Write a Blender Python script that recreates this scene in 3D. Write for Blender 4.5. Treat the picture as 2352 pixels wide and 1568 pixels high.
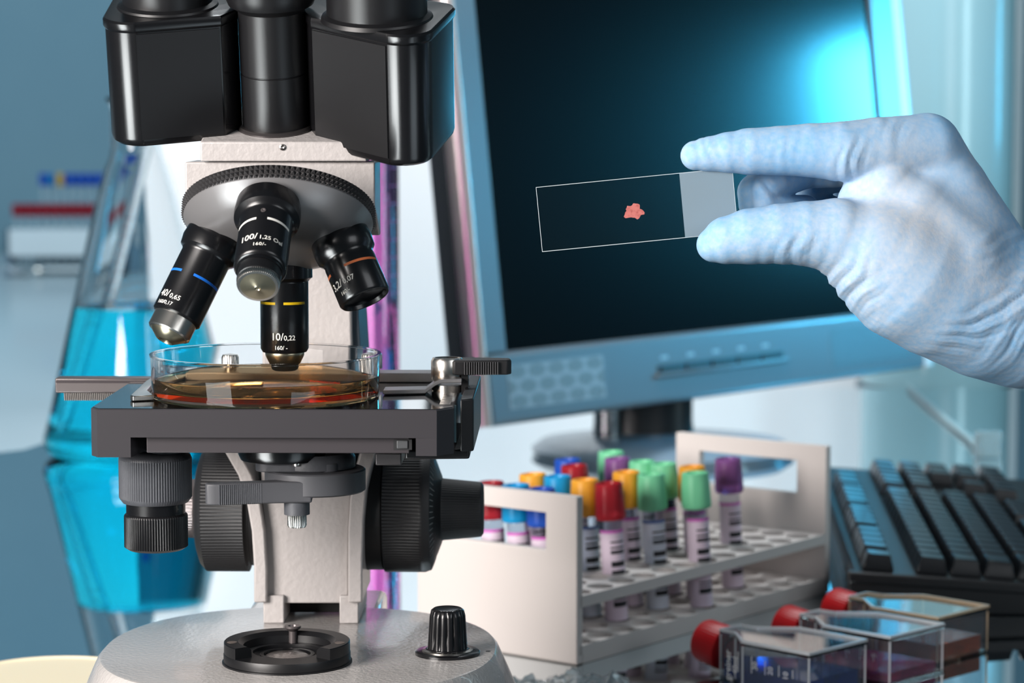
import bpy, bmesh, math, random
import numpy as np
from mathutils import Vector, Matrix, noise as mnoise

for _o in list(bpy.data.objects):
    bpy.data.objects.remove(_o, do_unlink=True)
SC = bpy.context.scene
COL = SC.collection
S = 0.01                      # builders work in centimetres, the scene is in metres
PI = math.pi
random.seed(7)

# ------------------------------------------------------------------ camera
CAM_H = 29.0                  # camera height above the table top, cm
FPX = 6000.0                  # focal length in pixels of the 2352 x 1568 frame
PITCH = math.atan(556.0 / FPX)
CT, ST = math.cos(PITCH), math.sin(PITCH)
cam_d = bpy.data.cameras.new('camera')
cam = bpy.data.objects.new('camera', cam_d)
COL.objects.link(cam)
cam_d.sensor_fit = 'HORIZONTAL'
cam_d.sensor_width = 36.0
cam_d.lens = 36.0 * FPX / 2352.0
cam_d.clip_start = 0.02
cam_d.clip_end = 60.0
cam.location = (0, 0, CAM_H * S)
cam.rotation_euler = (PI / 2 - PITCH, 0, 0)
cam_d.dof.use_dof = True
cam_d.dof.focus_distance = 1.005
cam_d.dof.aperture_fstop = 16.0
SC.camera = cam

# ------------------------------------------------------------------ world, lights, exposure
SC.view_settings.view_transform = 'Standard'
SC.view_settings.look = 'None'
SC.view_settings.gamma = 1.0
SC.view_settings.use_curve_mapping = False
SC.view_settings.exposure = 0.0
SC.cycles.use_denoising = True
SC.cycles.max_bounces = 16
SC.cycles.transmission_bounces = 14
SC.cycles.transparent_max_bounces = 16
SC.cycles.sample_clamp_indirect = 6.0
SC.cycles.caustics_reflective = False
SC.cycles.caustics_refractive = True

def lin(c):
    return tuple((x / 255.0 / 12.92) if x / 255.0 <= 0.04045 else ((x / 255.0 + 0.055) / 1.055) ** 2.4 for x in c)

world = bpy.data.worlds.new('world')
SC.world = world
world.use_nodes = True
_bg = world.node_tree.nodes['Background']
_bg.inputs[0].default_value = (*lin((150, 190, 210)), 1)
_bg.inputs[1].default_value = 0.12

def area(name, loc, target, size, power, color, size_y=None, spread=None):
    l = bpy.data.lights.new(name, 'AREA')
    l.energy = power
    l.color = color
    l.size = size * S
    if size_y:
        l.shape = 'RECTANGLE'
        l.size_y = size_y * S
    if spread:
        l.spread = math.radians(spread)
    o = bpy.data.objects.new(name, l)
    COL.objects.link(o)
    o.location = Vector(loc) * S
    d = Vector(target) - Vector(loc)
    o.rotation_euler = d.to_track_quat('-Z', 'Y').to_euler()
    return o

KEY = area('key_softbox', (-92, 16, 50), (0, 114, 13), 60, 40.0, (1.0, 0.94, 0.90))
FILL = area('front_fill_light', (78, 14, 66), (8, 110, 17), 60, 3.8, (0.93, 0.96, 1.0))  # added fill from the right front, lifts the shaded sides
BACK = area('board_fill_light', (-5, 190, 120), (-8, 262, 18), 50, 17.0, (0.93, 0.97, 1.0))  # added light, brightens the backdrop board from above
CYAN = area('cyan_lamp', (118, 264, 38), (25, 222, 24), 25, 1.5, (0.07, 0.60, 1.0), 22, 46)
SIDE = area('tank_streak_light', (106, 172, 48), (40, 262, 22), 14, 4.2, (0.66, 0.92, 1.0), 70)  # added light, brightens the tank and draws its upright streak
WALLL = area('wall_fill_light', (-120, 330, 160), (-90, 520, 10), 80, 31.0, (0.72, 0.90, 1.0))  # added light out of view, brightens the left of the back wall

# ------------------------------------------------------------------ pixel <-> place helpers (for working out sizes)
def _ray(u, v):
    dx, dy = (u - 1176.0) / FPX, (784.0 - v) / FPX
    return dx, CT + dy * ST, -ST + dy * CT

def P(u, v, Y):
    dx, dy, dz = _ray(u, v)
    t = Y / dy
    return Vector((dx * t, Y, CAM_H + dz * t))

def PZ(u, v, z):
    dx, dy, dz = _ray(u, v)
    t = (z - CAM_H) / dz
    return Vector((dx * t, dy * t, z))

# ------------------------------------------------------------------ materials
MATS = {}

def mat(name, col, rough=0.5, metal=0.0, trans=0.0, ior=1.45, coat=0.0, spec=0.5, bump=None, var=None,
        emit=None, sss=0.0, absorb=None, aniso=0.0, alpha=1.0, sheen=0.0, bumpd=0.002):
    if name in MATS:
        return MATS[name]
    m = bpy.data.materials.new(name)
    m.use_nodes = True
    nt = m.node_tree
    b = nt.nodes['Principled BSDF']
    c = lin(col)
    b.inputs['Base Color'].default_value = (*c, 1)
    b.inputs['Roughness'].default_value = rough
    b.inputs['Metallic'].default_value = metal
    b.inputs['IOR'].default_value = ior
    b.inputs['Transmission Weight'].default_value = trans
    b.inputs['Coat Weight'].default_value = coat
    b.inputs['Coat Roughness'].default_value = 0.08
    b.inputs['Specular IOR Level'].default_value = spec
    b.inputs['Anisotropic'].default_value = aniso
    b.inputs['Alpha'].default_value = alpha
    if sss:
        b.inputs['Subsurface Weight'].default_value = sss
        b.inputs['Subsurface Radius'].default_value = (0.004, 0.006, 0.008)
    if emit:
        b.inputs['Emission Color'].default_value = (*lin(emit[0]), 1)
        b.inputs['Emission Strength'].default_value = emit[1]
    if bump or var:
        tc = nt.nodes.new('ShaderNodeTexCoord')
    if bump:                      # (scale, strength[, detail])
        n = nt.nodes.new('ShaderNodeTexNoise')
        n.inputs['Scale'].default_value = bump[0]
        n.inputs['Detail'].default_value = bump[2] if len(bump) > 2 else 3
        nt.links.new(tc.outputs['Object'], n.inputs['Vector'])
        bp = nt.nodes.new('ShaderNodeBump')
        bp.inputs['Strength'].default_value = bump[1]
        bp.inputs['Distance'].default_value = bumpd
        nt.links.new(n.outputs['Fac'], bp.inputs['Height'])
        nt.links.new(bp.outputs['Normal'], b.inputs['Normal'])
    if var:                       # (scale, second colour, low, high)
        n2 = nt.nodes.new('ShaderNodeTexNoise')
        n2.inputs['Scale'].default_value = var[0]
        n2.inputs['Detail'].default_value = 6
        nt.links.new(tc.outputs['Object'], n2.inputs['Vector'])
        r = nt.nodes.new('ShaderNodeValToRGB')
        r.color_ramp.elements[0].position = var[2]
        r.color_ramp.elements[1].position = var[3]
        r.color_ramp.elements[0].color = (*c, 1)
        r.color_ramp.elements[1].color = (*lin(var[1]), 1)
        nt.links.new(n2.outputs['Fac'], r.inputs['Fac'])
        nt.links.new(r.outputs['Color'], b.inputs['Base Color'])
    if absorb:                    # absorption per metre for red, green, blue
        va = nt.nodes.new('ShaderNodeVolumeAbsorption')
        mxs = max(absorb)
        va.inputs['Color'].default_value = (*[1 - a / mxs for a in absorb], 1)
        va.inputs['Density'].default_value = mxs
        nt.links.new(va.outputs[0], nt.nodes['Material Output'].inputs['Volume'])
    MATS[name] = m
    return m

WHITE_PAINT = mat('white_enamel', (172, 167, 165), 0.42, coat=0.15, bump=(420, 0.22, 2), bumpd=0.0012)
BASE_PAINT = mat('grey_white_enamel', (182, 178, 175), 0.20, coat=0.35, bump=(520, 0.30, 2), bumpd=0.0010)
BLACK_GLOSS = mat('black_gloss', (15, 15, 17), 0.27, coat=0.1)
BLACK_SATIN = mat('black_satin', (17, 17, 19), 0.40)
BLACK_MATT = mat('black_matt', (21, 21, 23), 0.55)
BLACK_MIRROR = mat('black_polished', (14, 14, 16), 0.055, coat=1.0, spec=0.7)
STAGE_PAINT = mat('stage_black_lacquer', (56, 54, 57), 0.30, coat=0.2)
GREY_PLASTIC = mat('dark_grey_plastic', (70, 72, 77), 0.50, bump=(300, 0.1))
MID_GREY = mat('slate_grey_plastic', (72, 73, 77), 0.48)
STEEL = mat('brushed_steel', (190, 186, 180), 0.26, metal=1.0, aniso=0.5)
STEEL_DARK = mat('dull_steel', (150, 144, 140), 0.33, metal=1.0)
GREY_METAL = mat('grey_lacquer_metal', (128, 127, 128), 0.38, metal=0.35)
BRASSY = mat('nickel_brass', (168, 160, 138), 0.30, metal=1.0)
GUN = mat('gunmetal', (98, 92, 92), 0.38, metal=0.55)
PAINT_WHITE = mat('white_lettering', (236, 234, 226), 0.6)
PAINT_BLUE = mat('blue_band', (22, 110, 215), 0.5)
PAINT_YELLOW = mat('yellow_band', (235, 195, 20), 0.5)
PAINT_ORANGE = mat('orange_band', (195, 105, 60), 0.5)
PAINT_BLACK = mat('black_print', (16, 16, 18), 0.6)
GLASS = mat('clear_glass', (250, 253, 254), 0.0, trans=1.0, ior=1.47)
GLASS_THIN = mat('thin_glass', (250, 252, 254), 0.0, trans=1.0, ior=1.36)
PLASTIC = mat('clear_polystyrene', (250, 250, 250), 0.02, trans=1.0, ior=1.40)

def thin_mat(name, tint, ior=1.5, rough=0.0, haze=0.0, haze_col=(200, 205, 210)):
    """thin clear sheet: light passes straight through, the surface mirrors by Fresnel; haze adds a frosted film"""
    m = bpy.data.materials.new(name)
    m.use_nodes = True
    nt = m.node_tree
    nt.nodes.clear()
    out = nt.nodes.new('ShaderNodeOutputMaterial')
    tr = nt.nodes.new('ShaderNodeBsdfTransparent'); tr.inputs[0].default_value = (*lin(tint), 1)
    gl = nt.nodes.new('ShaderNodeBsdfGlossy'); gl.inputs['Roughness'].default_value = rough
    lw = nt.nodes.new('ShaderNodeLayerWeight'); lw.inputs[0].default_value = 0.5
    pw = nt.nodes.new('ShaderNodeMath'); pw.operation = 'POWER'; pw.inputs[1].default_value = 5.0
    nt.links.new(lw.outputs['Facing'], pw.inputs[0])
    f0 = ((ior - 1) / (ior + 1)) ** 2
    fr = nt.nodes.new('ShaderNodeMath'); fr.operation = 'MULTIPLY_ADD'; fr.inputs[1].default_value = 1 - f0; fr.inputs[2].default_value = f0
    nt.links.new(pw.outputs[0], fr.inputs[0])
    mx_ = nt.nodes.new('ShaderNodeMixShader')
    nt.links.new(fr.outputs[0], mx_.inputs[0]); nt.links.new(tr.outputs[0], mx_.inputs[1]); nt.links.new(gl.outputs[0], mx_.inputs[2])
    last = mx_
    if haze:
        df = nt.nodes.new('ShaderNodeBsdfDiffuse'); df.inputs[0].default_value = (*lin(haze_col), 1)
        m2 = nt.nodes.new('ShaderNodeMixShader'); m2.inputs[0].default_value = haze
        nt.links.new(mx_.outputs[0], m2.inputs[1]); nt.links.new(df.outputs[0], m2.inputs[2])
        last = m2
    nt.links.new(last.outputs[0], out.inputs[0])
    MATS[name] = m
    return m

# ------------------------------------------------------------------ geometry helpers: every one returns (verts, faces) in cm
def box(x0, x1, y0, y1, z0, z1):
    v = [(x0, y0, z0), (x1, y0, z0), (x1, y1, z0), (x0, y1, z0), (x0, y0, z1), (x1, y0, z1), (x1, y1, z1), (x0, y1, z1)]
    f = [(0, 3, 2, 1), (4, 5, 6, 7), (0, 1, 5, 4), (1, 2, 6, 5), (2, 3, 7, 6), (3, 0, 4, 7)]
    return v, f

def prism(poly, a0, a1, axis='z'):
    n = len(poly)
    def q(p, a):
        return {'z': (p[0], p[1], a), 'y': (p[0], a, p[1]), 'x': (a, p[0], p[1])}[axis]
    v = [q(p, a0) for p in poly] + [q(p, a1) for p in poly]
    f = [tuple(range(n))[::-1], tuple(range(n, 2 * n))]
    for i in range(n):
        j = (i + 1) % n
        f.append((i, j, n + j, n + i))
    return v, f

def loft(rings, cap0=True, cap1=True, closed=True):
    n = len(rings[0])
    v = [tuple(p) for r in rings for p in r]
    f = []
    for k in range(len(rings) - 1):
        for i in range(n if closed else n - 1):
            j = (i + 1) % n
            f.append((k * n + i, k * n + j, (k + 1) * n + j, (k + 1) * n + i))
    if cap0:
        f.append(tuple(range(n))[::-1])
    if cap1:
        f.append(tuple(range((len(rings) - 1) * n, len(rings) * n)))
    return v, f

def lathe(prof, seg=48, ribs=0, depth=0.0, sub=4, a0=0.0, a1=2 * PI, closed_prof=False):
    """prof = [(r, z[, ribbed])]; ribs > 0 makes that many grooves on the flagged rings."""
    full = abs(a1 - a0 - 2 * PI) < 1e-6
    n = ribs * sub if ribs else seg
    v, f = [], []
    cols = n if full else n + 1
    for p in prof:
        r, z = p[0], p[1]
        fl = p[2] if len(p) > 2 else 0
        for i in range(cols):
            a = a0 + (a1 - a0) * i / n
            rr = r
            if fl and ribs and (i % sub) in (0,):
                rr = r - depth
            elif fl and ribs and sub >= 4 and (i % sub) in (1, sub - 1):
                rr = r - depth * 0.25
            v.append((rr * math.cos(a), rr * math.sin(a), z))
    m = len(prof)
    for k in range(m if closed_prof else m - 1):
        k2 = (k + 1) % m
        for i in range(n):
            j = (i + 1) % cols if full else i + 1
            f.append((k * cols + i, k * cols + j, k2 * cols + j, k2 * cols + i))
    if not closed_prof and full:
        if prof[0][0] > 1e-6:
            f.append(tuple(range(cols))[::-1])
        if prof[-1][0] > 1e-6:
            f.append(tuple(range((m - 1) * cols, m * cols)))
    return v, f

def tube(pts, rad, seg=12, caps=True):
    pts = [Vector(p) for p in pts]
    rads = rad if isinstance(rad, (list, tuple)) else [rad] * len(pts)
    rings = []
    up = Vector((0, 0, 1))
    for i, p in enumerate(pts):
        d = (pts[min(i + 1, len(pts) - 1)] - pts[max(i - 1, 0)]).normalized()
        a = d.cross(up)
        if a.length < 1e-3:
            a = d.cross(Vector((0, 1, 0)))
        a.normalize()
        b = a.cross(d).normalized()
        rings.append([p + (a * math.cos(t) + b * math.sin(t)) * rads[i] for t in [2 * PI * k / seg for k in range(seg)]])
    return loft(rings, caps, caps)

def xf(g, M):
    return [tuple(M @ Vector(p)) for p in g[0]], g[1]

def frame(origin, zdir, xhint):
    z = Vector(zdir).normalized()
    x = Vector(xhint)
    x = (x - z * x.dot(z)).normalized()
    y = z.cross(x)
    M = Matrix((x, y, z)).transposed().to_4x4()
    M.translation = Vector(origin)
    return M

def merge(*gs):
    v, f = [], []
    for g in gs:
        o = len(v)
        v += list(g[0])
        f += [tuple(i + o for i in q) for q in g[1]]
    return v, f

def make_mesh(name, g, m, smooth=35, weld=True):
    me = bpy.data.meshes.new(name)
    me.from_pydata([(p[0] * S, p[1] * S, p[2] * S) for p in g[0]], [], [tuple(q) for q in g[1]])
    bm = bmesh.new()
    bm.from_mesh(me)
    if weld:
        bmesh.ops.remove_doubles(bm, verts=bm.verts, dist=1e-6)
    bmesh.ops.recalc_face_normals(bm, faces=bm.faces)
    bm.to_mesh(me)
    bm.free()
    if smooth:
        for p in me.polygons:
            p.use_smooth = True
        me.set_sharp_from_angle(angle=math.radians(smooth))
    if m:
        me.materials.append(m)
    return me

def obj(name, g, m, parent=None, smooth=35, bevel=0.0, seg=2, label=None, weld=True):
    me = make_mesh(name, g, m, smooth, weld)
    o = bpy.data.objects.new(name, me)
    COL.objects.link(o)
    if parent:
        o.parent = parent
    if bevel:
        b = o.modifiers.new('bevel', 'BEVEL')
        b.width = bevel * S
        b.segments = seg
        b.limit_method = 'ANGLE'
        b.angle_limit = math.radians(40)
        b.harden_normals = False
    if label:
        o['label'] = label
    return o

def tag(o, label, cat, group=None, kind=None):
    if label:
        o['label'] = label
    if cat:
        o['category'] = cat
    if group:
        o['group'] = group
    if kind:
        o['kind'] = kind
    return o

def thing(name, label, cat, loc=(0, 0, 0), rotz=0.0, group=None):
    o = bpy.data.objects.new(name, None)
    COL.objects.link(o)
    o.empty_display_size = 0.02
    o.location = Vector(loc) * S
    o.rotation_euler = (0, 0, rotz)
    return tag(o, label, cat, group)

def dup(src, parent=None, mats=None):
    o = src.copy()
    COL.objects.link(o)
    o.parent = parent
    return o

def text_geo(s, size, depth=0.0, align='CENTER', shear=0.0, spacing=1.0):
    c = bpy.data.curves.new('text', 'FONT')
    c.body = s
    c.size = size
    c.align_x = align
    c.align_y = 'CENTER'
    c.shear = shear
    c.space_character = spacing
    c.extrude = depth
    c.offset = size * 0.012
    c.resolution_u = 3
    o = bpy.data.objects.new('text', c)
    COL.objects.link(o)
    bpy.context.view_layer.update()
    me = bpy.data.meshes.new_from_object(o.evaluated_get(bpy.context.evaluated_depsgraph_get()))
    v = [tuple(p.co) for p in me.vertices]
    f = [tuple(p.vertices) for p in me.polygons]
    bpy.data.objects.remove(o, do_unlink=True)
    bpy.data.curves.remove(c)
    bpy.data.meshes.remove(me)
    return v, f

def wrap(g, R, ang, z, flip=False):
    """lay a flat x/y text round a cylinder of radius R about local z; ang is the centre angle"""
    out = []
    for (x, y, zz) in g[0]:
        a = ang + x / R
        r = R + 0.006 + zz
        out.append((r * math.cos(a), r * math.sin(a), z + y))
    return out, g[1]

def arc_band(R, z0, z1, a0, a1, n=24, th=0.006):
    v, f = [], []
    for i in range(n + 1):
        a = a0 + (a1 - a0) * i / n
        for (r, z) in ((R, z0), (R + th, z0), (R + th, z1), (R, z1)):
            v.append((r * math.cos(a), r * math.sin(a), z))
    for i in range(n):
        for k in range(4):
            j = (k + 1) % 4
            f.append((i * 4 + k, i * 4 + j, (i + 1) * 4 + j, (i + 1) * 4 + k))
    f.append((0, 1, 2, 3))
    f.append((n * 4 + 3, n * 4 + 2, n * 4 + 1, n * 4))
    return v, f

def rounded_rect(x0, x1, y0, y1, r, n=5):
    out = []
    for cx, cy, a in ((x1 - r, y1 - r, 0), (x0 + r, y1 - r, PI / 2), (x0 + r, y0 + r, PI), (x1 - r, y0 + r, 1.5 * PI)):
        for i in range(n + 1):
            t = a + PI / 2 * i / n
            out.append((cx + r * math.cos(t), cy + r * math.sin(t)))
    return out

# ================================================================== the setting
WALL_M = mat('blue_wall_paint', (124, 160, 176), 0.75, var=(2.0, (114, 152, 170), 0.35, 0.65))
FLOOR_M = mat('grey_floor', (95, 110, 118), 0.6)
BENCH_M = mat('pale_laminate', (196, 214, 222), 0.35, coat=0.2)
PANEL_M = mat('white_gloss_panel', (228, 232, 236), 0.32, coat=0.25)
MIRROR = mat('mirror_glass', (224, 236, 241), 0.025, metal=1.0)
TABLE_EDGE = mat('table_steel', (110, 125, 135), 0.4, metal=0.8)

tag(obj('floor', box(-260, 260, -60, 600, -80, -75), FLOOR_M), 'grey floor under the benches', None, kind='structure')
tag(obj('wall_back', box(-260, 260, 580, 590, -75, 220), WALL_M), 'matt blue back wall of the laboratory', None, kind='structure')

# long bench behind the table
BZ = -4.6
bench = thing('laboratory_bench', 'long pale laminate bench running behind the mirror topped table', 'bench', (0, 0, 0))
obj('worktop', box(-230, 120, 218, 575, BZ - 3, BZ), BENCH_M, bench, bevel=0.3)
obj('cabinet_body', box(-226, 116, 224, 572, -74.9, BZ - 3), BENCH_M, bench)

# white panel standing behind the table
PY = 284.0
PE = P(2344, 600, PY).x
pl = P(352, 600, PY).x
pnl = thing('backdrop_board', 'tall white glossy board standing behind the flask and the monitor', 'board', ((pl + PE) / 2, PY, BZ + 0.01))
obj('sheet', box(-(PE - pl) / 2, (PE - pl) / 2, 0, 1.6, 0.0, 95), PANEL_M, pnl, bevel=0.3, seg=3)
obj('foot', box(-(PE - pl) / 2 + 3, (PE - pl) / 2 - 3, 1.6, 9.5, 0.0, 2), PANEL_M, pnl)

# pale glossy round tank at the right edge of the picture
tx = P(2178, 500, 266).x
tr = P(2352, 500, 266).x - tx
tank = thing('white_tank', 'pale glossy upright round tank behind the right side of the monitor', 'tank', (tx, 273, BZ + 0.01))
TANK_M = mat('pale_gloss_tank', (172, 214, 224), 0.24, coat=0.3)
obj('shell', lathe([(tr - 0.6, 0), (tr, 0.8), (tr, 70), (tr * 0.8, 76), (tr * 0.3, 79), (0.001, 79.5)], 96), TANK_M, tank)
obj('foot_ring', lathe([(tr + 0.5, 0.0), (tr + 0.5, 4), (tr + 0.02, 4), (tr + 0.02, 0.0)], 96, closed_prof=True), TABLE_EDGE, tank)

# ------------------------------------------------------------------ mirror topped table
tbl = thing('mirror_table', 'table with a polished mirror top carrying the microscope and rack', 'table', (0, 0, 0))
TP = [(-95, 45), (105, 45), (105, 262), (4, 262), (-12, 250), (-26, 237), (-35, 229.5), (-38.6, 225), (-39.6, 220), (-40.6, 215.5), (-43, 213), (-50, 211.8), (-95, 209)]
obj('mirror_top', prism(TP, -1.2, 0.0, 'z'), MIRROR, tbl, smooth=0)
obj('under_frame', prism([(x * 0.985 + 0.1, 45.5 + (y - 45) * 0.985) for x, y in TP], -4.2, -1.2, 'z'), TABLE_EDGE, tbl, smooth=0)
for (lx, ly) in ((-88, 50), (98, 50), (98, 212), (-88, 202)):
    obj('leg', box(lx - 2.5, lx + 2.5, ly - 2.5, ly + 2.5, -74.9, -4.2), TABLE_EDGE, tbl)

# ------------------------------------------------------------------ distant rack with red and blue capped tubes
RY = 500.0
rz = BZ
def RX(u):
    return P(u, 560, RY).x
def RZ(v, y=RY):
    return P(100, v, y).z
RACK_W = mat('white_plastic_far', (208, 220, 226), 0.5)
fr = thing('far_tube_rack', 'blurred white tube rack on the bench against the back wall', 'rack', (RX(125), RY, BZ))
hw = (RX(235) - RX(15)) / 2
zt, zb = RZ(526) - BZ, RZ(588) - BZ
obj('front_panel', box(-hw, hw, -0.3, 0.3, zb, zt), RACK_W, fr, bevel=0.1)
obj('bottom_shelf', box(-hw, hw, 0.3, 9, 0.8, 1.6), RACK_W, fr)
obj('top_shelf', box(-hw, hw, 0.3, 9, zt - 1.2, zt - 0.5), RACK_W, fr)
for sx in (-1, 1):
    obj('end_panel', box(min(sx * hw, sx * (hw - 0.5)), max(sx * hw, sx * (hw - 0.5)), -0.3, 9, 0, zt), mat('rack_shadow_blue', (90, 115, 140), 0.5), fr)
FARGLASS = mat('far_tube_glass', (200, 222, 232), 0.1, trans=0.6, ior=1.3)
def far_tube(x, y, zbot, ztop, cap, label, group):
    t = thing('capped_tube', label, 'tube', (x, y, zbot), 0, group)
    h = ztop - zbot
    obj('cap', lathe([(0.78, h - 2.4), (0.86, h - 2.2), (0.86, h - 0.2), (0.7, h), (0.001, h)], 14), cap, t)
    obj('tube', lathe([(0.001, 0), (0.45, 0.1), (0.62, 0.5), (0.62, h - 2.3)], 14), FARGLASS, t)
FRED = mat('far_red_cap', (138, 18, 38), 0.4)
FBLUE = mat('far_blue_cap', (24, 78, 176), 0.4)
FCYAN = mat('far_cyan_cap', (10, 120, 185), 0.4)
FYEL = mat('far_yellow_cap', (200, 165, 70), 0.4)
x0, x1 = RX(34), RX(216)
for i in range(10):
    far_tube(x0 + (x1 - x0) * i / 9, RY + 2.3, BZ + 1.62, RZ(468, RY + 2), FRED, 'dark red capped tube in the front row of the blurred far rack', 'red capped tubes in the far rack')
x0, x1 = RX(72), RX(290)
for i in range(12):
    c, lb, gr = (FBLUE, 'blue capped tube in the taller back row of the blurred far rack', 'blue capped tubes in the far rack')
    if i == 1:
        c, lb, gr = FCYAN, 'lighter blue capped tube left of the yellow one in the far rack', None
    if i == 2:
        c, lb, gr = FYEL, 'only yellow capped tube in the blurred far rack', None
    far_tube(x0 + (x1 - x0) * i / 11, RY + 14, BZ + (1.62 if False else 0.0) + 5.0, RZ(398, RY + 14), c, lb, gr)
ft = thing('far_tube_stand', 'raised stand holding the blue capped tubes behind the far rack', 'rack', (RX(180), RY + 14, BZ))
w2 = (RX(300) - RX(60)) / 2
obj('body', box(-w2, w2, -2.2, 2.2, 0, 5.0), mat('far_stand_grey', (95, 135, 158), 0.5), ft, bevel=0.1)
obj('rail', box(-w2, w2, -2.2, -1.2, 8.0, 8.6), RACK_W, ft)
for sx in (-1, 1):
    obj('end_post', box(sx * w2 - 0.4, sx * w2 + 0.4, -2.2, 2.2, 5.0, 8.6), RACK_W, ft)
# clear bottle lying in front of the far rack
fb = thing('clear_vial', 'small clear glass vial glinting in front of the far rack', 'vial', (RX(52), RY - 6, BZ + 1.25))
obj('body', xf(lathe([(0.001, -3), (1.15, -2.8), (1.2, -2.4), (1.2, 2.2), (0.8, 2.8), (0.8, 3.6), (0.001, 3.6)], 20), Matrix.Rotation(PI / 2, 4, 'Y')), GLASS, fb)
obj('cap', xf(lathe([(0.9, 3.62), (0.9, 4.6), (0.001, 4.7)], 20), Matrix.Rotation(PI / 2, 4, 'Y')), STEEL, fb)

# ------------------------------------------------------------------ big conical flask with blue liquid and a pipette
FX, FY = P(323, 1040, 213).x, 213.0
flask = thing('conical_flask', 'large glass conical flask half filled with turquoise liquid', 'flask', (FX, FY, 0.02))
FR, NR, FH = 7.9, 2.05, 29.0
def flask_out(n=10):
    pr = [(0.001, 0.25), (5.5, 0.2), (6.8, 0.0)]
    for i in range(7):
        a = -PI / 2 + (PI / 2 + 0.25) * i / 6
        pr.append((FR - 1.25 + 1.25 * math.cos(a), 1.25 + 1.25 * math.sin(a)))
    pr += [(7.35, 3.4), (6.1, 9.0), (4.6, 15.6), (3.3, 21.0), (2.6, 23.4), (2.22, 24.3), (NR, 25.2), (NR, 28.2), (2.15, 28.6), (2.45, 28.9), (2.4, 29.15)]
    return pr
po = flask_out()
th = 0.26
pin = [(2.15, 29.1), (1.85, 28.4), (NR - th, 28.0), (NR - th, 25.3), (2.0, 24.2), (2.36, 23.3), (3.04, 20.9), (4.34, 15.5), (5.84, 8.95), (7.08, 3.4), (7.5, 1.7), (7.1, 0.95), (6.2, 0.55), (0.001, 0.6)]
obj('glass_body', lathe(po + pin, 96), GLASS, flask, smooth=60)
LV = 12.15
CYAN_LIQ = mat('turquoise_liquid', (235, 252, 255), 0.0, trans=1.0, ior=1.33, absorb=(40.0, 3.4, 0.9))
rl = 5.84 - (LV - 8.95) * (5.84 - 4.34) / 6.55
obj('liquid', lathe([(0.001, 0.55), (6.2, 0.50), (7.15, 0.9), (7.56, 1.7), (7.14, 3.42), (5.90, 8.97), (rl + 0.05, LV + 0.05), (rl - 0.15, LV - 0.03), (0.001, LV - 0.05)], 96), CYAN_LIQ, flask, smooth=60, label='turquoise liquid')
pip = thing('glass_pipette', 'clear graduated glass pipette leaning inside the conical flask', 'pipette', (FX, FY, 0))
pa, pb = Vector((-5.2, -1.6, 1.4)), Vector((0.72, 0.3, 25.0))
pd = (pb - pa).normalized()
pm = frame(pa, pd, (1, 0, 0))
PL = (pb - pa).length + 1.2
obj('glass_tube', xf(lathe([(0.10, 0), (0.22, 0), (0.55, 1.6), (0.55, PL), (0.42, PL), (0.42, 1.7)], 24, closed_prof=True), pm), GLASS, pip, smooth=60)
for k in range(14):
    z = 9.5 + k * 0.75
    obj('graduation', xf(arc_band(0.55, z, z + 0.06, -PI * 0.75, -PI * (0.35 if k % 2 else 0.2), 8), pm), mat('red_brown_print', (120, 60, 55), 0.6), pip)

# ------------------------------------------------------------------ tall measuring cylinder with pink liquid
cy_y = 176.0
cx0 = P(918, 860, cy_y).x
CR = 2.9
mc = thing('measuring_cylinder', 'tall clear measuring cylinder full of bright pink liquid behind the microscope', 'cylinder', (cx0 - CR, cy_y, 0.02))
obj('glass_wall', lathe([(0.001, 1.0), (CR, 1.0), (CR, 36.2), (CR + 0.3, 36.6), (CR - 0.1, 36.6), (CR - 0.12, 1.6), (0.001, 1.6)], 64), GLASS_THIN, mc, smooth=60)
PINK = mat('pink_liquid', (255, 240, 250), 0.0, trans=1.0, ior=1.33, absorb=(0.3, 17.0, 4.5))
obj('liquid', lathe([(0.001, 1.55), (CR - 0.10, 1.55), (CR - 0.10, 33.0), (0.001, 33.0)], 64), PINK, mc, smooth=60, label='pink liquid')
obj('foot', lathe([(0.001, 0), (4.2, 0), (4.2, 0.7), (3.2, 1.0), (0.001, 1.0)], 6), GLASS, mc)
for k in range(24):
    z = 4 + k * 1.2
    obj('graduation', arc_band(CR + 0.002, z, z + 0.06, -0.7, -0.7 + (0.5 if k % 5 else 0.9), 8), mat('violet_print', (150, 60, 140), 0.6), mc)

# ================================================================== the microscope
YAW = math.radians(1.2)
MO = Vector((-8.87, 101.5, 0.0))
MNx, MNy = Vector((math.cos(YAW), -math.sin(YAW), 0)), Vector((math.sin(YAW), math.cos(YAW), 0))
def mp(u, v, yl):
    """local microscope point (cm) seen at a place of the photo, on the plane local y = yl"""
    r = Vector(_ray(u, v))
    c = Vector((0, 0, CAM_H))
    t = (yl - (c - MO).dot(MNy)) / r.dot(MNy)
    p = c + r * t - MO
    return Vector((p.dot(MNx), yl, p.z))
def mz(v, yl, u=650):
    return mp(u, v, yl).z
def mx(u, yl, v=900):
    return mp(u, v, yl).x

MS = thing('microscope', 'black and white compound microscope with binocular head and four objectives', 'microscope', MO, -YAW)

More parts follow.
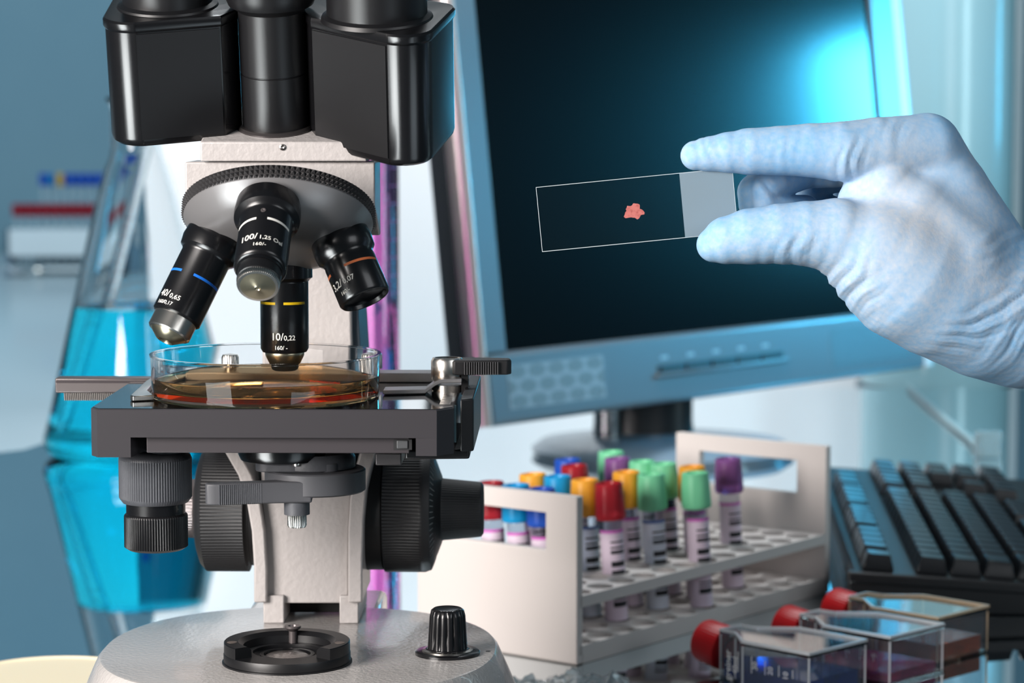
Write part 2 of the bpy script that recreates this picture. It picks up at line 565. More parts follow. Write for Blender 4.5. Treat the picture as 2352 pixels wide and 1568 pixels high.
# ---- base
BT = mz(1519, 0.0, 666)                       # top of the base
def superell(cx, cy, a, b, z, n=96, e=2.25):
    out = []
    for i in range(n):
        t = 2 * PI * i / n
        c, s = math.cos(t), math.sin(t)
        out.append((cx + a * math.copysign(abs(c) ** (2 / e), c), cy + b * math.copysign(abs(s) ** (2 / e), s), z))
    return out
bx = (mx(243, 2.8, 1490) + mx(1138, 2.8, 1480)) / 2
ba = (mx(1138, 2.8, 1480) - mx(243, 2.8, 1490)) / 2
BA2 = 8.6
rings = [superell(bx, 2.8, ba * 1.22, BA2 * 1.16, 0.4), superell(bx, 2.8, ba * 1.23, BA2 * 1.17, 1.2), superell(bx, 2.8, ba * 1.20, BA2 * 1.14, 2.8), superell(bx, 2.8, ba * 1.135, BA2 * 1.09, 4.6),
         superell(bx, 2.8, ba * 1.06, BA2 * 1.04, BT - 0.9), superell(bx, 2.8, ba * 1.02, BA2 * 1.015, BT - 0.2), superell(bx, 2.8, ba * 1.0, BA2 * 1.0, BT - 0.03), superell(bx, 2.8, ba * 0.985, BA2 * 0.985, BT)]
base = obj('base', loft(rings), BASE_PAINT, MS, smooth=28)
obj('rear_base', box(-2.9, 2.9, 9.0, 15.5, 0.4, BT - 0.02), BASE_PAINT, MS, bevel=0.3)
for sx, sy in ((-1, -1), (1, -1), (-1, 1), (1, 1)):
    obj('rubber_foot', xf(lathe([(0.9, 0), (0.9, 0.45), (0.001, 0.45)], 20), Matrix.Translation((bx + sx * 5.5, 2.8 + sy * 5.5, 0))), BLACK_MATT, MS)
obj('screw_hole', xf(lathe([(0.10, 0), (0.10, 0.012), (0.001, 0.012)], 12), Matrix.Translation((mx(1121, 2.0, 1476), 2.1, BT))), BLACK_MATT, base)

# ---- illuminator ring in the base
ill = obj('illuminator_ring', merge(
    lathe([(2.56, BT - 0.02), (2.56, BT + 0.06), (2.50, BT + 0.08), (2.50, BT + 0.38), (2.48, BT + 0.42), (1.35, BT + 0.42), (1.35, BT + 0.30), (1.2, BT + 0.2), (0.95, BT + 0.2), (0.95, BT - 0.02)], 96)), BLACK_SATIN, MS)
# raised horseshoe wall, open to the front
hs = []
A0, A1 = math.radians(-42), math.radians(222)
hz0, hz1 = BT + 0.42, BT + 0.86
prof = [(2.48, hz0), (2.48, hz1 - 0.03), (2.45, hz1), (1.92, hz1), (1.72, hz1 - 0.16), (1.70, hz0)]
nA = 72
for i in range(nA + 1):
    a = A0 + (A1 - A0) * i / nA
    hs.append([(r * math.cos(a), r * math.sin(a), z) for r, z in prof])
obj('horseshoe_rim', loft(hs), BLACK_SATIN, ill)
obj('field_lens', lathe([(0.93, BT + 0.0), (0.93, BT + 0.22), (0.75, BT + 0.30), (0.001, BT + 0.36)], 40), mat('dusty_lens', (120, 112, 108), 0.25, metal=0.2, coat=0.6, bump=(900, 0.2)), ill, label='dusty field lens')
obj('lens_ring', lathe([(0.93, BT + 0.2), (1.08, BT + 0.2), (1.08, BT + 0.33), (0.93, BT + 0.33)], 48, closed_prof=True), BLACK_GLOSS, ill)
obj('screw', xf(lathe([(0.16, -0.55), (0.16, 0.0), (0.33, 0.14), (0.33, 0.22), (0.2, 0.22), (0.18, 0.14), (0.001, 0.14)], 24), Matrix.Translation((0.05, 1.68, hz1 + 0.02))), GUN, ill)
for sx in (-1, 1):
    obj('screw_hole', xf(lathe([(0.20, 0), (0.20, 0.012), (0.001, 0.012)], 16), Matrix.Translation((sx * 2.12, -0.45, hz1))), mat('worn_brass_hole', (98, 88, 82), 0.5), ill)

# ---- brightness knob on the base
kx, ky = mx(1028, 1.6, 1470), 1.6
KN = Matrix.Translation((kx, ky, BT))
knob = obj('brightness_knob', xf(lathe([(0.80, 0.16), (0.80, 0.3, 1), (0.76, 0.9, 1), (0.72, 1.55, 1), (0.66, 1.78), (0.55, 1.86), (0.45, 1.84), (0.001, 1.84)], ribs=16, depth=0.07, sub=6), KN), BLACK_GLOSS, MS, smooth=50)
obj('dial_plate', xf(lathe([(1.30, 0.0), (1.30, 0.1), (1.24, 0.14), (0.86, 0.14), (0.84, 0.22), (0.78, 0.26), (0.001, 0.26)], 64), KN), BLACK_GLOSS, knob)
obj('bright_ring', xf(lathe([(1.02, 0.14), (1.02, 0.19), (0.88, 0.22), (0.84, 0.14)], 64, closed_prof=True), KN), STEEL, knob)

# ---- column with its two curved flanges, legs and the arm
CYF = 7.3
def fl(pts, y):
    return [(mp(u, v, y).x, mp(u, v, y).z) for u, v in pts]
face = fl([(612, 1385), (612, 1310), (608, 1220), (600, 1140), (600, 1000), (812, 1000), (806, 1140), (801, 1220), (800, 1310), (800, 1385)], CYF + 0.5)
obj('column_face', prism(face, CYF + 0.5, CYF + 4.5, 'y'), WHITE_PAINT, MS, bevel=0.06)
lf = fl([(583, 1384), (583, 1300), (578, 1220), (566, 1150), (547, 1092), (516, 1038), (470, 990), (520, 985), (550, 1038), (580, 1092), (597, 1150), (608, 1220), (613, 1310), (613, 1384)], CYF)
obj('column_flange', prism(lf, CYF, CYF + 4.6, 'y'), WHITE_PAINT, MS, bevel=0.08)
rf = fl([(832, 1384), (832, 1300), (835, 1200), (841, 1130), (851, 1080), (866, 1038), (900, 985), (850, 985), (826, 1038), (812, 1092), (803, 1150), (799, 1220), (799, 1384)], CYF)
obj('column_flange', prism(rf, CYF, CYF + 4.6, 'y'), WHITE_PAINT, MS, bevel=0.08)
for (u0, u1) in ((605, 652), (780, 823)):
    a, b = mp(u0, 1437, CYF + 0.25), mp(u1, 1384, CYF + 0.25)
    obj('column_leg', box(a.x, b.x, CYF + 0.25, CYF + 5.0, BT, mz(1370, CYF)), WHITE_PAINT, MS, bevel=0.05)
obj('recess_shade_block', box(mx(650, 9.5, 1410), mx(782, 9.5, 1410), CYF + 2.6, CYF + 5.0, BT + 0.02, mz(1380, CYF)), BLACK_MATT, MS)  # black block standing in for the shade inside the opening
AY = 8.6
arm = fl([(598, 1000), (602, 850), (604, 600), (604, 470), (806, 470), (806, 600), (808, 760), (812, 860), (818, 1000)], AY)
obj('arm', prism(arm, AY, AY + 6.0, 'y'), WHITE_PAINT, MS, bevel=0.10)
# dark dovetail side plate of the arm
dp = fl([(812, 1000), (806, 860), (803, 700), (803, 560), (816, 560), (822, 700), (832, 860), (836, 1000)], AY + 0.4)
obj('arm_side_plate', prism(dp, AY + 0.4, AY + 5.0, 'y'), mat('blue_grey_metal', (62, 74, 84), 0.4), MS, bevel=0.04)

# ---- focus knobs on a common axle
FKY, FKZ = 10.7, mz(1168, 10.7)
def onx(x):
    return frame((x, FKY, FKZ), (1, 0, 0), (0, 0, 1))
RK = 2.92 * 0.93
lx1 = mx(581, FKY)
lx0 = mx(450, FKY)
cL = obj('coarse_focus_knob', xf(lathe([(2.45, 0.62), (2.45, 0.45), (RK, 0.43), (RK, 0.40, 1), (RK, -1.35, 1), (RK - 0.02, -1.37), (2.45, -1.6), (2.0, -1.75), (0.001, -1.75)][::-1], ribs=110, depth=0.05), onx(lx1 - 0.62)), BLACK_MATT, MS, smooth=50)
obj('collar', xf(lathe([(2.42, -0.1), (2.42, 0.9), (0.001, 0.9)], 64), onx(lx1 - 0.1)), BLACK_SATIN, cL)
obj('fine_focus_knob', xf(lathe([(1.28, 0.0), (1.28, -0.06), (1.28, -0.1, 1), (1.18, -1.3, 1), (1.1, -1.42), (0.001, -1.42)], ribs=60, depth=0.04), onx(lx0 - 0.02)), GUN, cL, smooth=50)
rx0 = mx(833, FKY)
cR = obj('coarse_focus_knob', xf(lathe([(0.001, 0.9), (2.55, 0.9), (RK, 0.98), (RK, 1.0, 1), (RK, 2.52, 1), (RK, 2.55), (RK, 2.72), (2.62, 2.98), (0.001, 2.98)], ribs=110, depth=0.05), onx(rx0)), BLACK_MATT, MS, smooth=50)
obj('collar', xf(lathe([(0.001, -0.2), (2.56, -0.2), (2.62, 0.05), (2.62, 0.9), (0.001, 0.9)], 64), onx(rx0)), BLACK_SATIN, cR)
sc = obj('scale_ring', xf(lathe([(0.001, 2.98), (2.60, 2.98), (1.45, 3.42), (1.36, 3.42), (0.001, 3.42)], 96), onx(rx0)), BLACK_SATIN, cR)
tick = []
for k in range(60):
    a = 2 * PI * k / 60
    M = onx(rx0) @ Matrix.Rotation(a, 4, 'Z') @ Matrix.Translation((2.45, 0, 3.04)) @ Matrix.Rotation(math.radians(20.9), 4, 'Y')
    tick.append(xf(box(-0.22 if k % 5 else -0.35, 0.12, -0.018, 0.018, 0.0, 0.012), M))
obj('scale_marks', merge(*tick), mat('grey_marks', (120, 122, 122), 0.6), cR)
obj('fine_focus_knob', xf(lathe([(1.36, 3.42), (1.34, 3.5, 1), (1.20, 5.0, 1), (1.18, 5.12), (1.05, 5.22), (0.001, 5.22)], ribs=72, depth=0.03), onx(rx0)), BLACK_MATT, cR, smooth=50)

# ---- stage
SY = -4.3
SZ = mz(940, SY, 600)
xl, xr = mx(203, SY, 940), mx(1042, SY, 940)
S1 = mz(1050, SY, 250)
SB = 6.4
zc = mz(1005, SY, 600)
def zz(v):
    return mz(v, SY, 600)
# plan outline with the corner facets
plan = [(xl, SY + 0.55), (xl + 0.32, SY), (mx(1003, SY, 940), SY), (mx(1042, SY + 0.7, 930), SY + 0.75), (mx(1042, SY + 0.7, 930) + 0.02, SB), (xl, SB)]
def inset(pl_, d):
    return [(x + (d if x < 0 else -d), y + (d if y < 0 else -d)) for x, y in pl_]
stage = obj('stage', loft([[(x, y, zc) for x, y in plan], [(x, y, SZ - 0.04) for x, y in plan], [(x, y, SZ) for x, y in inset(plan, 0.04)]]), STAGE_PAINT, MS, smooth=25)
obj('stage_top', prism([(x + (0.06 if x < 0 else -0.06), y + (0.06 if y < 0 else -0.06)) for x, y in plan], SZ, SZ + 0.02, 'z'), BLACK_MIRROR, stage, smooth=0)
obj('left_block', prism([(xl, SY + 0.55), (xl + 0.32, SY), (mx(300, SY, 1020), SY), (mx(318, SY, 1020), SY + 2.0), (mx(318, SY, 1020), SB), (xl, SB)], S1, zc, 'z'), STAGE_PAINT, stage, smooth=25)
obj('right_block', prism([(mx(955, SY, 1020), SY + 0.02), (mx(1003, SY, 1020), SY), (mx(1042, SY + 0.7, 1020), SY + 0.75), (mx(1042, SY, 1020), SB), (mx(955, SY, 1020), SB)], zz(1046), zc, 'z'), STAGE_PAINT, stage, smooth=25)
bar = obj('front_slide_bar', box(mx(337, SY + 0.4, 1020), mx(940, SY + 0.4, 1020), SY + 0.35, SB - 0.5, mz(1040, SY + 0.4), zc), mat('satin_dark_metal', (58, 54, 57), 0.42, metal=0.2), stage, bevel=0.03)
obj('latch_socket', box(mx(904, SY + 0.33, 1020), mx(946, SY + 0.33, 1020), SY + 0.32, SY + 0.5, mz(1032, SY + 0.33), mz(1008, SY + 0.33)), BLACK_MATT, bar)
obj('latch', box(mx(911, SY + 0.28, 1020), mx(937, SY + 0.28, 1020), SY + 0.26, SY + 0.5, mz(1029, SY + 0.33), mz(1010, SY + 0.33)), mat('latch_grey', (70, 72, 74), 0.4), bar, bevel=0.03)
# side carriage on the right with its slot
sp = [(mx(1050, SY + 1.0, 950), SY + 1.1), (mx(1080, SY + 1.0, 950), SY + 1.4), (mx(1080, SY + 1.0, 950), SB - 1), (mx(1050, SY + 1, 950), SB - 1)]
car = obj('side_carriage', prism([(x + 0.12, y) for x, y in sp], zz(1046), mz(915, SY + 1.2), 'z'), BLACK_SATIN, stage, bevel=0.06)
obj('carriage_foot', prism([(mx(930, SY + 1.2, 1050), SY + 1.2), (mx(1078, SY + 1.2, 1050), SY + 1.5), (mx(1078, SY + 1, 1050), SB - 1), (mx(930, SY + 1, 1050), SB - 1)], mz(1055, SY + 1.2), zz(1042), 'z'), BLACK_SATIN, stage, bevel=0.08)
obj('slot_strip', box(mx(1043, SY + 0.95, 980), mx(1048, SY + 0.95, 980), SY + 0.95, SY + 1.05, mz(1015, SY + 0.9), mz(930, SY + 0.9)), mat('slot_chrome', (150, 165, 168), 0.2, metal=1.0), stage)
obj('clamp_block', box(mx(862, -1, 1060), mx(922, -1, 1060), -1.0, 1.4, mz(1068, -1), mz(1040, -1)), mat('worn_grey_metal', (78, 76, 78), 0.45, metal=0.4), stage, bevel=0.05)
# vernier marks on the polished top
vm = [box(mx(1046, 0.0, 890) - 0.35 - (0.12 if k % 2 else 0.0), mx(1046, 0.0, 890) - 0.12, -2.4 + k * 0.42, -2.36 + k * 0.42, SZ + 0.02, SZ + 0.026) for k in range(8)]
obj('vernier_marks', merge(*vm), PAINT_BLACK, stage, smooth=0)
obj('vernier_strip', box(mx(1046, 0.0, 890) - 0.5, mx(1046, 0, 890) - 0.08, -2.7, 1.2, SZ + 0.012, SZ + 0.021), STEEL_DARK, stage, smooth=0)
# scale bar and toothed rack sticking out on the left
RBY = 5.2
a, b = mp(126, 868, RBY), mp(372, 903, RBY)
rb = obj('traverse_bar', box(a.x, b.x, RBY, RBY + 0.9, b.z, a.z), GUN, stage, bevel=0.06)
obj('bar_groove', box(a.x + 0.05, b.x, RBY - 0.02, RBY + 0.1, b.z + 0.42, a.z - 0.10), mat('gunmetal_dark', (70, 64, 66), 0.35, metal=0.6), rb)
teeth = []
t0, t1 = mx(146, RBY, 912), mx(372, RBY, 912)
nt_ = 52
zt0, zt1 = mz(921, RBY), b.z
for k in range(nt_):
    x = t0 + (t1 - t0) * k / nt_
    w = (t1 - t0) / nt_
    teeth.append(([(x, RBY + 0.05, zt1), (x + w * 0.55, RBY + 0.05, zt1), (x + w * 0.75, RBY + 0.05, zt0), (x + w * 0.2, RBY + 0.05, zt0),
                   (x, RBY + 0.8, zt1), (x + w * 0.55, RBY + 0.8, zt1), (x + w * 0.75, RBY + 0.8, zt0), (x + w * 0.2, RBY + 0.8, zt0)],
                  [(0, 1, 2, 3), (7, 6, 5, 4), (0, 4, 5, 1), (1, 5, 6, 2), (2, 6, 7, 3), (3, 7, 4, 0)]))
obj('rack_teeth', merge(*teeth), STEEL_DARK, rb, smooth=0)
# specimen holder: plate on the left, arms on the right, pivot and lever
hp = [(mx(300, -1.6, 905), -1.7), (mx(304, -1.6, 905) + 0.1, -2.1), (mx(352, -2, 905), -1.75), (mx(338, 0, 905), 0.0), (mx(352, 2.4, 905), 2.4), (mx(420, 5, 905), 4.9), (mx(420, 5, 870), 5.6), (mx(355, 5.6, 870), 5.6), (mx(335, 3.4, 870), 3.4)]
holder = obj('holder_plate', prism(hp, SZ + 0.03, SZ + 0.24, 'z'), STEEL, stage, bevel=0.04)
HAY = 2.8
za = SZ
obj('holder_rail', box(mx(420, 4.9, 850), mx(1010, 4.9, 850), 4.9, 6.2, SZ + 0.03, SZ + 0.42), GREY_METAL, holder, bevel=0.04)
pvx, pvy = mx(1027, 1.6, 840), 1.6
ap = [mp(874, 884, 0.2), mp(985, 872, 0.4), mp(1010, 858, 0.6), mp(1052, 855, 0.8)]
def strip(pts, th, y_off):
    rs = []
    for p in pts:
        rs.append([(p.x, p.y, p.z), (p.x, p.y + y_off, p.z), (p.x, p.y + y_off, p.z + th), (p.x, p.y, p.z + th)])
    return loft(rs)
arm_pts = [Vector((mx(879, 0.2, 884), 0.25, SZ + 0.06)), Vector((mx(975, 0.2, 876), 0.6, SZ + 0.06)), Vector((mx(998, 0.4, 866), 0.7, SZ + 0.34)), Vector((mx(1012, 0.5, 862), 0.75, SZ + 0.44)), Vector((mx(1060, 0.6, 858), 0.8, SZ + 0.46))]
obj('holder_arm', strip(arm_pts, 0.16, 1.3), GREY_METAL, holder, smooth=20, bevel=0.03)
PVM = Matrix.Translation((pvx, pvy, SZ + 0.02))
obj('pivot', xf(merge(lathe([(0.001, 0), (0.62, 0.0), (0.62, 0.30), (0.001, 0.30)], 48), lathe([(0.001, 0.46), (0.60, 0.46), (0.64, 0.56), (0.64, 1.22), (0.57, 1.36), (0.50, 1.36), (0.46, 1.30), (0.001, 1.30)], 48)), PVM), STEEL, holder)
lz0, lz1 = mz(860, 1.2, 1100), mz(826, 1.2, 1100)
lever_pl = [(mx(1042, 1.0, 840), 0.9), (mx(1165, 1.0, 840), 1.1), (mx(1174, 1.0, 840), 1.35), (mx(1170, 1.0, 840), 2.0), (mx(1042, 1.0, 840), 2.3)]
lev = obj('holder_lever', prism(lever_pl, lz0, lz1, 'z'), BLACK_MATT, holder, bevel=0.06)
rb_ = []
for k in range(15):
    u = 1066 + k * 5.4
    x = mx(u, 0.9, 840)
    rb_.append(box(x, x + 0.045, 0.82 + 0.1 * k / 15, 1.2, lz0 + 0.03, lz1 - 0.07))
obj('lever_ribs', merge(*rb_), mat('grey_ribs', (62, 62, 64), 0.5), lev, smooth=0)
obj('lever_pin', box(mx(1060, 1.4, 880), mx(1076, 1.4, 880), 1.2, 1.9, mz(904, 1.4), lz0), BLACK_SATIN, lev)
for (u, yy, r, hh) in ((528, 5.4, 0.36, 0.72), (857, 5.4, 0.38, 0.78)):
    obj('thumb_screw', xf(lathe([(r * 0.7, 0.0), (r * 0.7, 0.12), (r, 0.14, 1), (r, hh - 0.1, 1), (r * 0.85, hh), (0.001, hh + 0.04)], ribs=22, depth=0.03), Matrix.Translation((mx(u, yy, 840), yy, SZ + 0.42))), STEEL, holder, smooth=50)

# ---- stage drive knobs hanging below the left side
SKY = -1.4
skx = mx(357, SKY, 1100)
def onz(x, y, z=0):
    return Matrix.Translation((x, y, z))
k1t, k1b = mz(1047, SKY, 357), mz(1152, SKY, 357)
sk = obj('stage_drive_knob', xf(lathe([(0.001, k1t + 0.28), (0.9, k1t + 0.28), (1.36, k1t + 0.05), (1.41, k1t - 0.08), (1.41, k1t - 0.1, 1), (1.41, k1b + 0.22, 1), (1.38, k1b + 0.16), (1.26, k1b), (0.001, k1b)], ribs=84, depth=0.04), onz(skx, SKY)), GREY_PLASTIC, MS, smooth=50)
k2t, k2b = mz(1180, SKY, 357), mz(1260, SKY, 357)
obj('drive_neck', xf(lathe([(1.14, k1b + 0.02), (1.14, k2t + 0.06), (0.001, k2t + 0.06)], 48), onz(skx, SKY)), BLACK_GLOSS, sk)
obj('lower_drive_knob', xf(lathe([(1.14, k2t + 0.06), (1.22, k2t - 0.02), (1.23, k2t - 0.08, 1), (1.23, k2b + 0.12, 1), (1.2, k2b + 0.1), (1.05, k2b), (0.001, k2b)], ribs=72, depth=0.05), onz(skx, SKY)), BLACK_SATIN, sk, smooth=50)
obj('drive_boss', xf(lathe([(1.0, k1t + 0.2), (1.0, S1 + 0.5), (0.001, S1 + 0.5)], 40), onz(skx + 0.3, SKY)), GREY_PLASTIC, sk)

# ---- condenser, filter holder and its swing lever
ccx, ccy = mx(654, 0.0, 1050), 0.0
zA = mz(1040, 0, 650)
con = obj('condenser', xf(lathe([(1.7, zA + 0.6), (1.72, zA), (1.62, zA - 0.22), (1.25, zA - 0.30), (0.98, zA - 0.36), (0.9, zA - 0.62), (0.001, zA - 0.62)], 64), onz(ccx - 0.1, ccy)), BLACK_GLOSS, MS)
obj('chrome_stud', xf(lathe([(0.001, 0), (0.18, 0.03), (0.22, 0.2), (0.2, 0.42), (0.001, 0.42)], 20), onz(mx(682, -1.05, 1062), -1.05, mz(1071, -1.05))), STEEL, con)
fcx, fcy = mx(714, 0.0, 1100), 0.2
zf1, zf0 = mz(1092, -1.9), mz(1147, -1.9)
fh = obj('filter_holder', merge(xf(lathe([(0.001, zf0 + 0.04), (1.9, zf0 + 0.04), (1.98, zf0 + 0.1), (1.98, zf1 - 0.05), (1.92, zf1), (0.001, zf1)], 72), onz(fcx + 0.15, fcy))), MID_GREY, MS, bevel=0.0)
obj('filter_cup', xf(lathe([(1.55, zf1), (1.62, zf1 + 0.05), (1.62, zf1 + 0.42), (1.5, zf1 + 0.62), (1.42, zf1 + 0.62), (1.35, zf1 + 0.45), (0.001, zf1 + 0.45)], 64), onz(fcx + 0.1, fcy + 0.25)), GREY_PLASTIC, fh)
obj('cup_tray', prism(rounded_rect(-1.55, 1.75, -1.35, 1.35, 0.5), zf1, zf1 + 0.34, 'z'), GREY_PLASTIC, fh, bevel=0.04).location = Vector((fcx - 0.55, fcy + 0.1, 0)) * S
ly = -1.75
lp = [(mx(479, ly, 1130), -2.38), (mx(474, ly, 1130), -2.1), (mx(486, ly, 1130), -1.85), (mx(600, ly, 1130), -1.35), (mx(712, ly, 1130), -0.6), (mx(716, ly, 1130), -1.72), (mx(640, ly, 1130), -1.86), (mx(600, ly, 1130), -2.02), (mx(500, ly, 1130), -2.46)]
zl1, zl0 = mz(1106, ly), mz(1155, ly)
lvr = obj('swing_lever', prism(lp, zl0, zl1, 'z'), MID_GREY, fh, bevel=0.07, seg=3)
rbs = []
for k in range(22):
    t = k / 21.0
    x = mx(508 + 92 * t, ly, 1130)
    y = -2.455 + 0.43 * t
    rbs.append(box(x, x + 0.04, y, y + 0.3, zl0 + 0.03, zl1 - 0.03))
obj('lever_ribs', merge(*rbs), GREY_PLASTIC, lvr, smooth=0)
px_, py_ = mx(682, -1.2, 1170), -1.2
obj('aperture_pin', xf(lathe([(0.001, mz(1147, py_)), (0.50, mz(1147, py_)), (0.50, mz(1180, py_)), (0.001, mz(1180, py_))][::-1], 32), onz(px_, py_)), GREY_PLASTIC, fh)
obj('knurled_screw', xf(lathe([(0.30, mz(1180, py_)), (0.375, mz(1181, py_), 1), (0.375, mz(1205, py_), 1), (0.33, mz(1210, py_)), (0.001, mz(1210, py_))][::-1], ribs=26, depth=0.035), onz(px_, py_)), STEEL, fh, smooth=50)

# ---- nosepiece: slanted block, knurled turret ring, dome and objectives
BETA = math.radians(23.0)
LR = 6.35
ZP = mz(612, 0.0, 654) + LR
TA = Vector((0, -math.sin(BETA), -math.cos(BETA)))
PV = Vector((0, 0, ZP))
TT = math.radians(28.5)                            # the turret plate itself leans a little more
TM = frame((0, 0.33, ZP - 0.42), (0, -math.sin(TT), -math.cos(TT)), (1, 0, 0))   # local z runs down the turret axis
q0, q1 = 4.05, 4.62                                # knurled ring
NBY = -1.75
nzt = mz(372, NBY)
def ring_plane(y):                                 # z of the plane touching the ring's upper side
    c = PV + TA * q0
    return c.z - (y - c.y) * TA.y / TA.z
nb = [(NBY, nzt), (NBY, ring_plane(NBY) - 0.3), (1.2, ring_plane(1.9)), (1.2, nzt)]
nxl, nxr = mx(425, NBY, 430), mx(861, NBY, 430)
noseb = obj('nosepiece_block', prism(nb, nxl, nxr, 'x'), WHITE_PAINT, MS, bevel=0.07, seg=3)
obj('nosepiece_rear', box(mx(604, AY), mx(806, AY), 1.15, AY + 4.0, ring_plane(1.9) - 0.3, nzt - 0.02), WHITE_PAINT, MS, bevel=0.1)
RT = 3.66
tur = obj('turret', xf(lathe([(0.001, q1 - 0.2), (RT - 0.10, q1 - 0.2), (RT - 0.05, q1 + 0.02), (RT - 0.16, q1 + 0.16), (3.05, q1 + 0.72), (2.3, q1 + 1.05), (1.2, q1 + 1.2), (0.001, q1 + 1.28)], 120), TM), GREY_METAL, MS, smooth=40)
# knurled ring: pyramids in three rows
kv, kf = [], []
nk, rows = 116, 3
hgt = (q1 - q0) / rows
core = xf(lathe([(0.001, q0), (RT - 0.10, q0), (RT - 0.10, q1), (0.001, q1)], nk), TM)
pyr = []
for r in range(rows):
    for i in range(nk):
        a0, a1 = 2 * PI * i / nk, 2 * PI * (i + 1) / nk
        am = (a0 + a1) / 2
        z0, z1 = q0 + r * hgt, q0 + (r + 1) * hgt
        R1, R2 = RT - 0.10, RT + 0.05
        b0 = len(kv)
        kv += [(R1 * math.cos(a0), R1 * math.sin(a0), z0), (R1 * math.cos(a1), R1 * math.sin(a1), z0), (R1 * math.cos(a1), R1 * math.sin(a1), z1), (R1 * math.cos(a0), R1 * math.sin(a0), z1), (R2 * math.cos(am), R2 * math.sin(am), (z0 + z1) / 2)]
        kf += [(b0, b0 + 1, b0 + 4), (b0 + 1, b0 + 2, b0 + 4), (b0 + 2, b0 + 3, b0 + 4), (b0 + 3, b0, b0 + 4)]
kr = obj('knurled_ring', merge(core, xf((kv, kf), TM)), mat('knurl_grey', (58, 57, 58), 0.40, metal=0.2), tur, smooth=0)

def objective(d, parts, bands, texts, tilt_x=0.0, label=None):
    """parts: list of (name, material, profile[(r, s[,rib])], ribs); s is the distance below the shoulder"""
    M = frame(PV + d * LR, d, Vector((0, -1, 0)))      # local x faces the viewer, z points down the lens
    root = None
    for (nm, m_, pr, rb) in parts:
        o = obj(nm if root else 'objective', xf(lathe(pr, 64, ribs=rb, depth=0.03), M), m_, root or tur.parent, smooth=40)
        if root is None:
            root = o
            if label:
                o['label'] = label
    for (R, s0, s1, a0, a1, m_) in bands:
        obj('colour_band', xf(arc_band(R, s0, s1, math.radians(-a1), math.radians(-a0)), M), m_, root)
    for (txt, size, R, s, ang, sp) in texts:
        g = text_geo(txt, size, spacing=sp)
        g = ([(-x, -y, z) for x, y, z in g[0]], g[1])   # local z points down the lens: turn the print upright
        obj('lettering', xf(wrap(g, R, math.radians(-ang), s), M), PAINT_WHITE, root, smooth=0)
    return root

cb, sb = math.cos(BETA), math.sin(BETA)
D10 = Vector((0, 0, -1))
D100 = Vector((-0.01, -math.sin(math.radians(50)), -math.cos(math.radians(50)))).normalized()
D40 = (TA * cb + Vector((-1, 0, 0)) * sb).normalized()
D32 = (TA * cb + Vector((1, 0, 0)) * sb).normalized()
R0 = 0.94
# 10x
objective(D10, [
    ('body', BLACK_GLOSS, [(0.001, -0.6), (1.08, -0.6), (1.10, -0.1), (1.10, 0.42), (1.0, 0.5), (0.94, 0.58), (R0, 0.62), (R0, 3.18), (0.86, 3.32), (0.001, 3.32)], 0),
    ('tip', BRASSY, [(0.74, 3.30), (0.76, 3.34), (0.76, 3.46), (0.50, 3.98), (0.42, 4.02), (0.001, 4.02)], 0)],
    [(R0, 1.33, 1.43, 4, 62, PAINT_YELLOW), (R0, 1.33, 1.43, -70, -16, PAINT_YELLOW)],
    [('10/', 0.40, R0, 2.68, -12, 1.0), ('0,22', 0.27, R0, 2.72, 18, 1.0), ('160/ -', 0.22, R0, 3.10, -3, 1.0)],
    label='black objective with yellow band over the dish')
# 100x
objective(D100, [
    ('body', BLACK_GLOSS, [(0.001, -0.42), (1.20, -0.42), (1.22, -0.12), (1.24, 0.12), (1.22, 0.36), (1.10, 0.46), (1.02, 0.52), (R0 + 0.03, 0.6), (R0 + 0.03, 2.92), (0.90, 3.02), (0.84, 3.04), (0.84, 3.2), (0.001, 3.2)], 0),
    ('nose', BLACK_SATIN, [(0.80, 3.18), (0.80, 3.62), (0.74, 3.66), (0.001, 3.66)], 0),
    ('knurled_tip', STEEL, [(0.72, 3.60), (0.78, 3.64, 1), (0.78, 3.80, 1), (0.74, 3.86), (0.70, 3.87), (0.001, 3.87)], 64),
    ('front_lens', BRASSY, [(0.70, 3.86), (0.14, 3.96), (0.10, 3.98), (0.07, 3.94), (0.001, 3.94)], 0)],
    [(R0 + 0.03, 1.22, 1.33, 10, 70, PAINT_WHITE), (R0 + 0.03, 1.22, 1.33, -70, -14, PAINT_WHITE)],
    [('100/', 0.40, R0 + 0.03, 2.25, -27, 1.0), ('1,25 Oel', 0.27, R0 + 0.03, 2.30, 25, 1.0), ('160/-', 0.22, R0 + 0.03, 2.66, 0, 1.1)],
    label='oil immersion objective with white band pointing forward')
obj('set_screw', xf(lathe([(0.10, 0), (0.10, 0.05), (0.05, 0.06), (0.001, 0.03)], 12), frame(PV + D100 * (LR + 0.78) + Vector((0, -0.70, 0.69)) * 0.96, (0, -0.7, 0.7), (1, 0, 0))), GUN, tur)
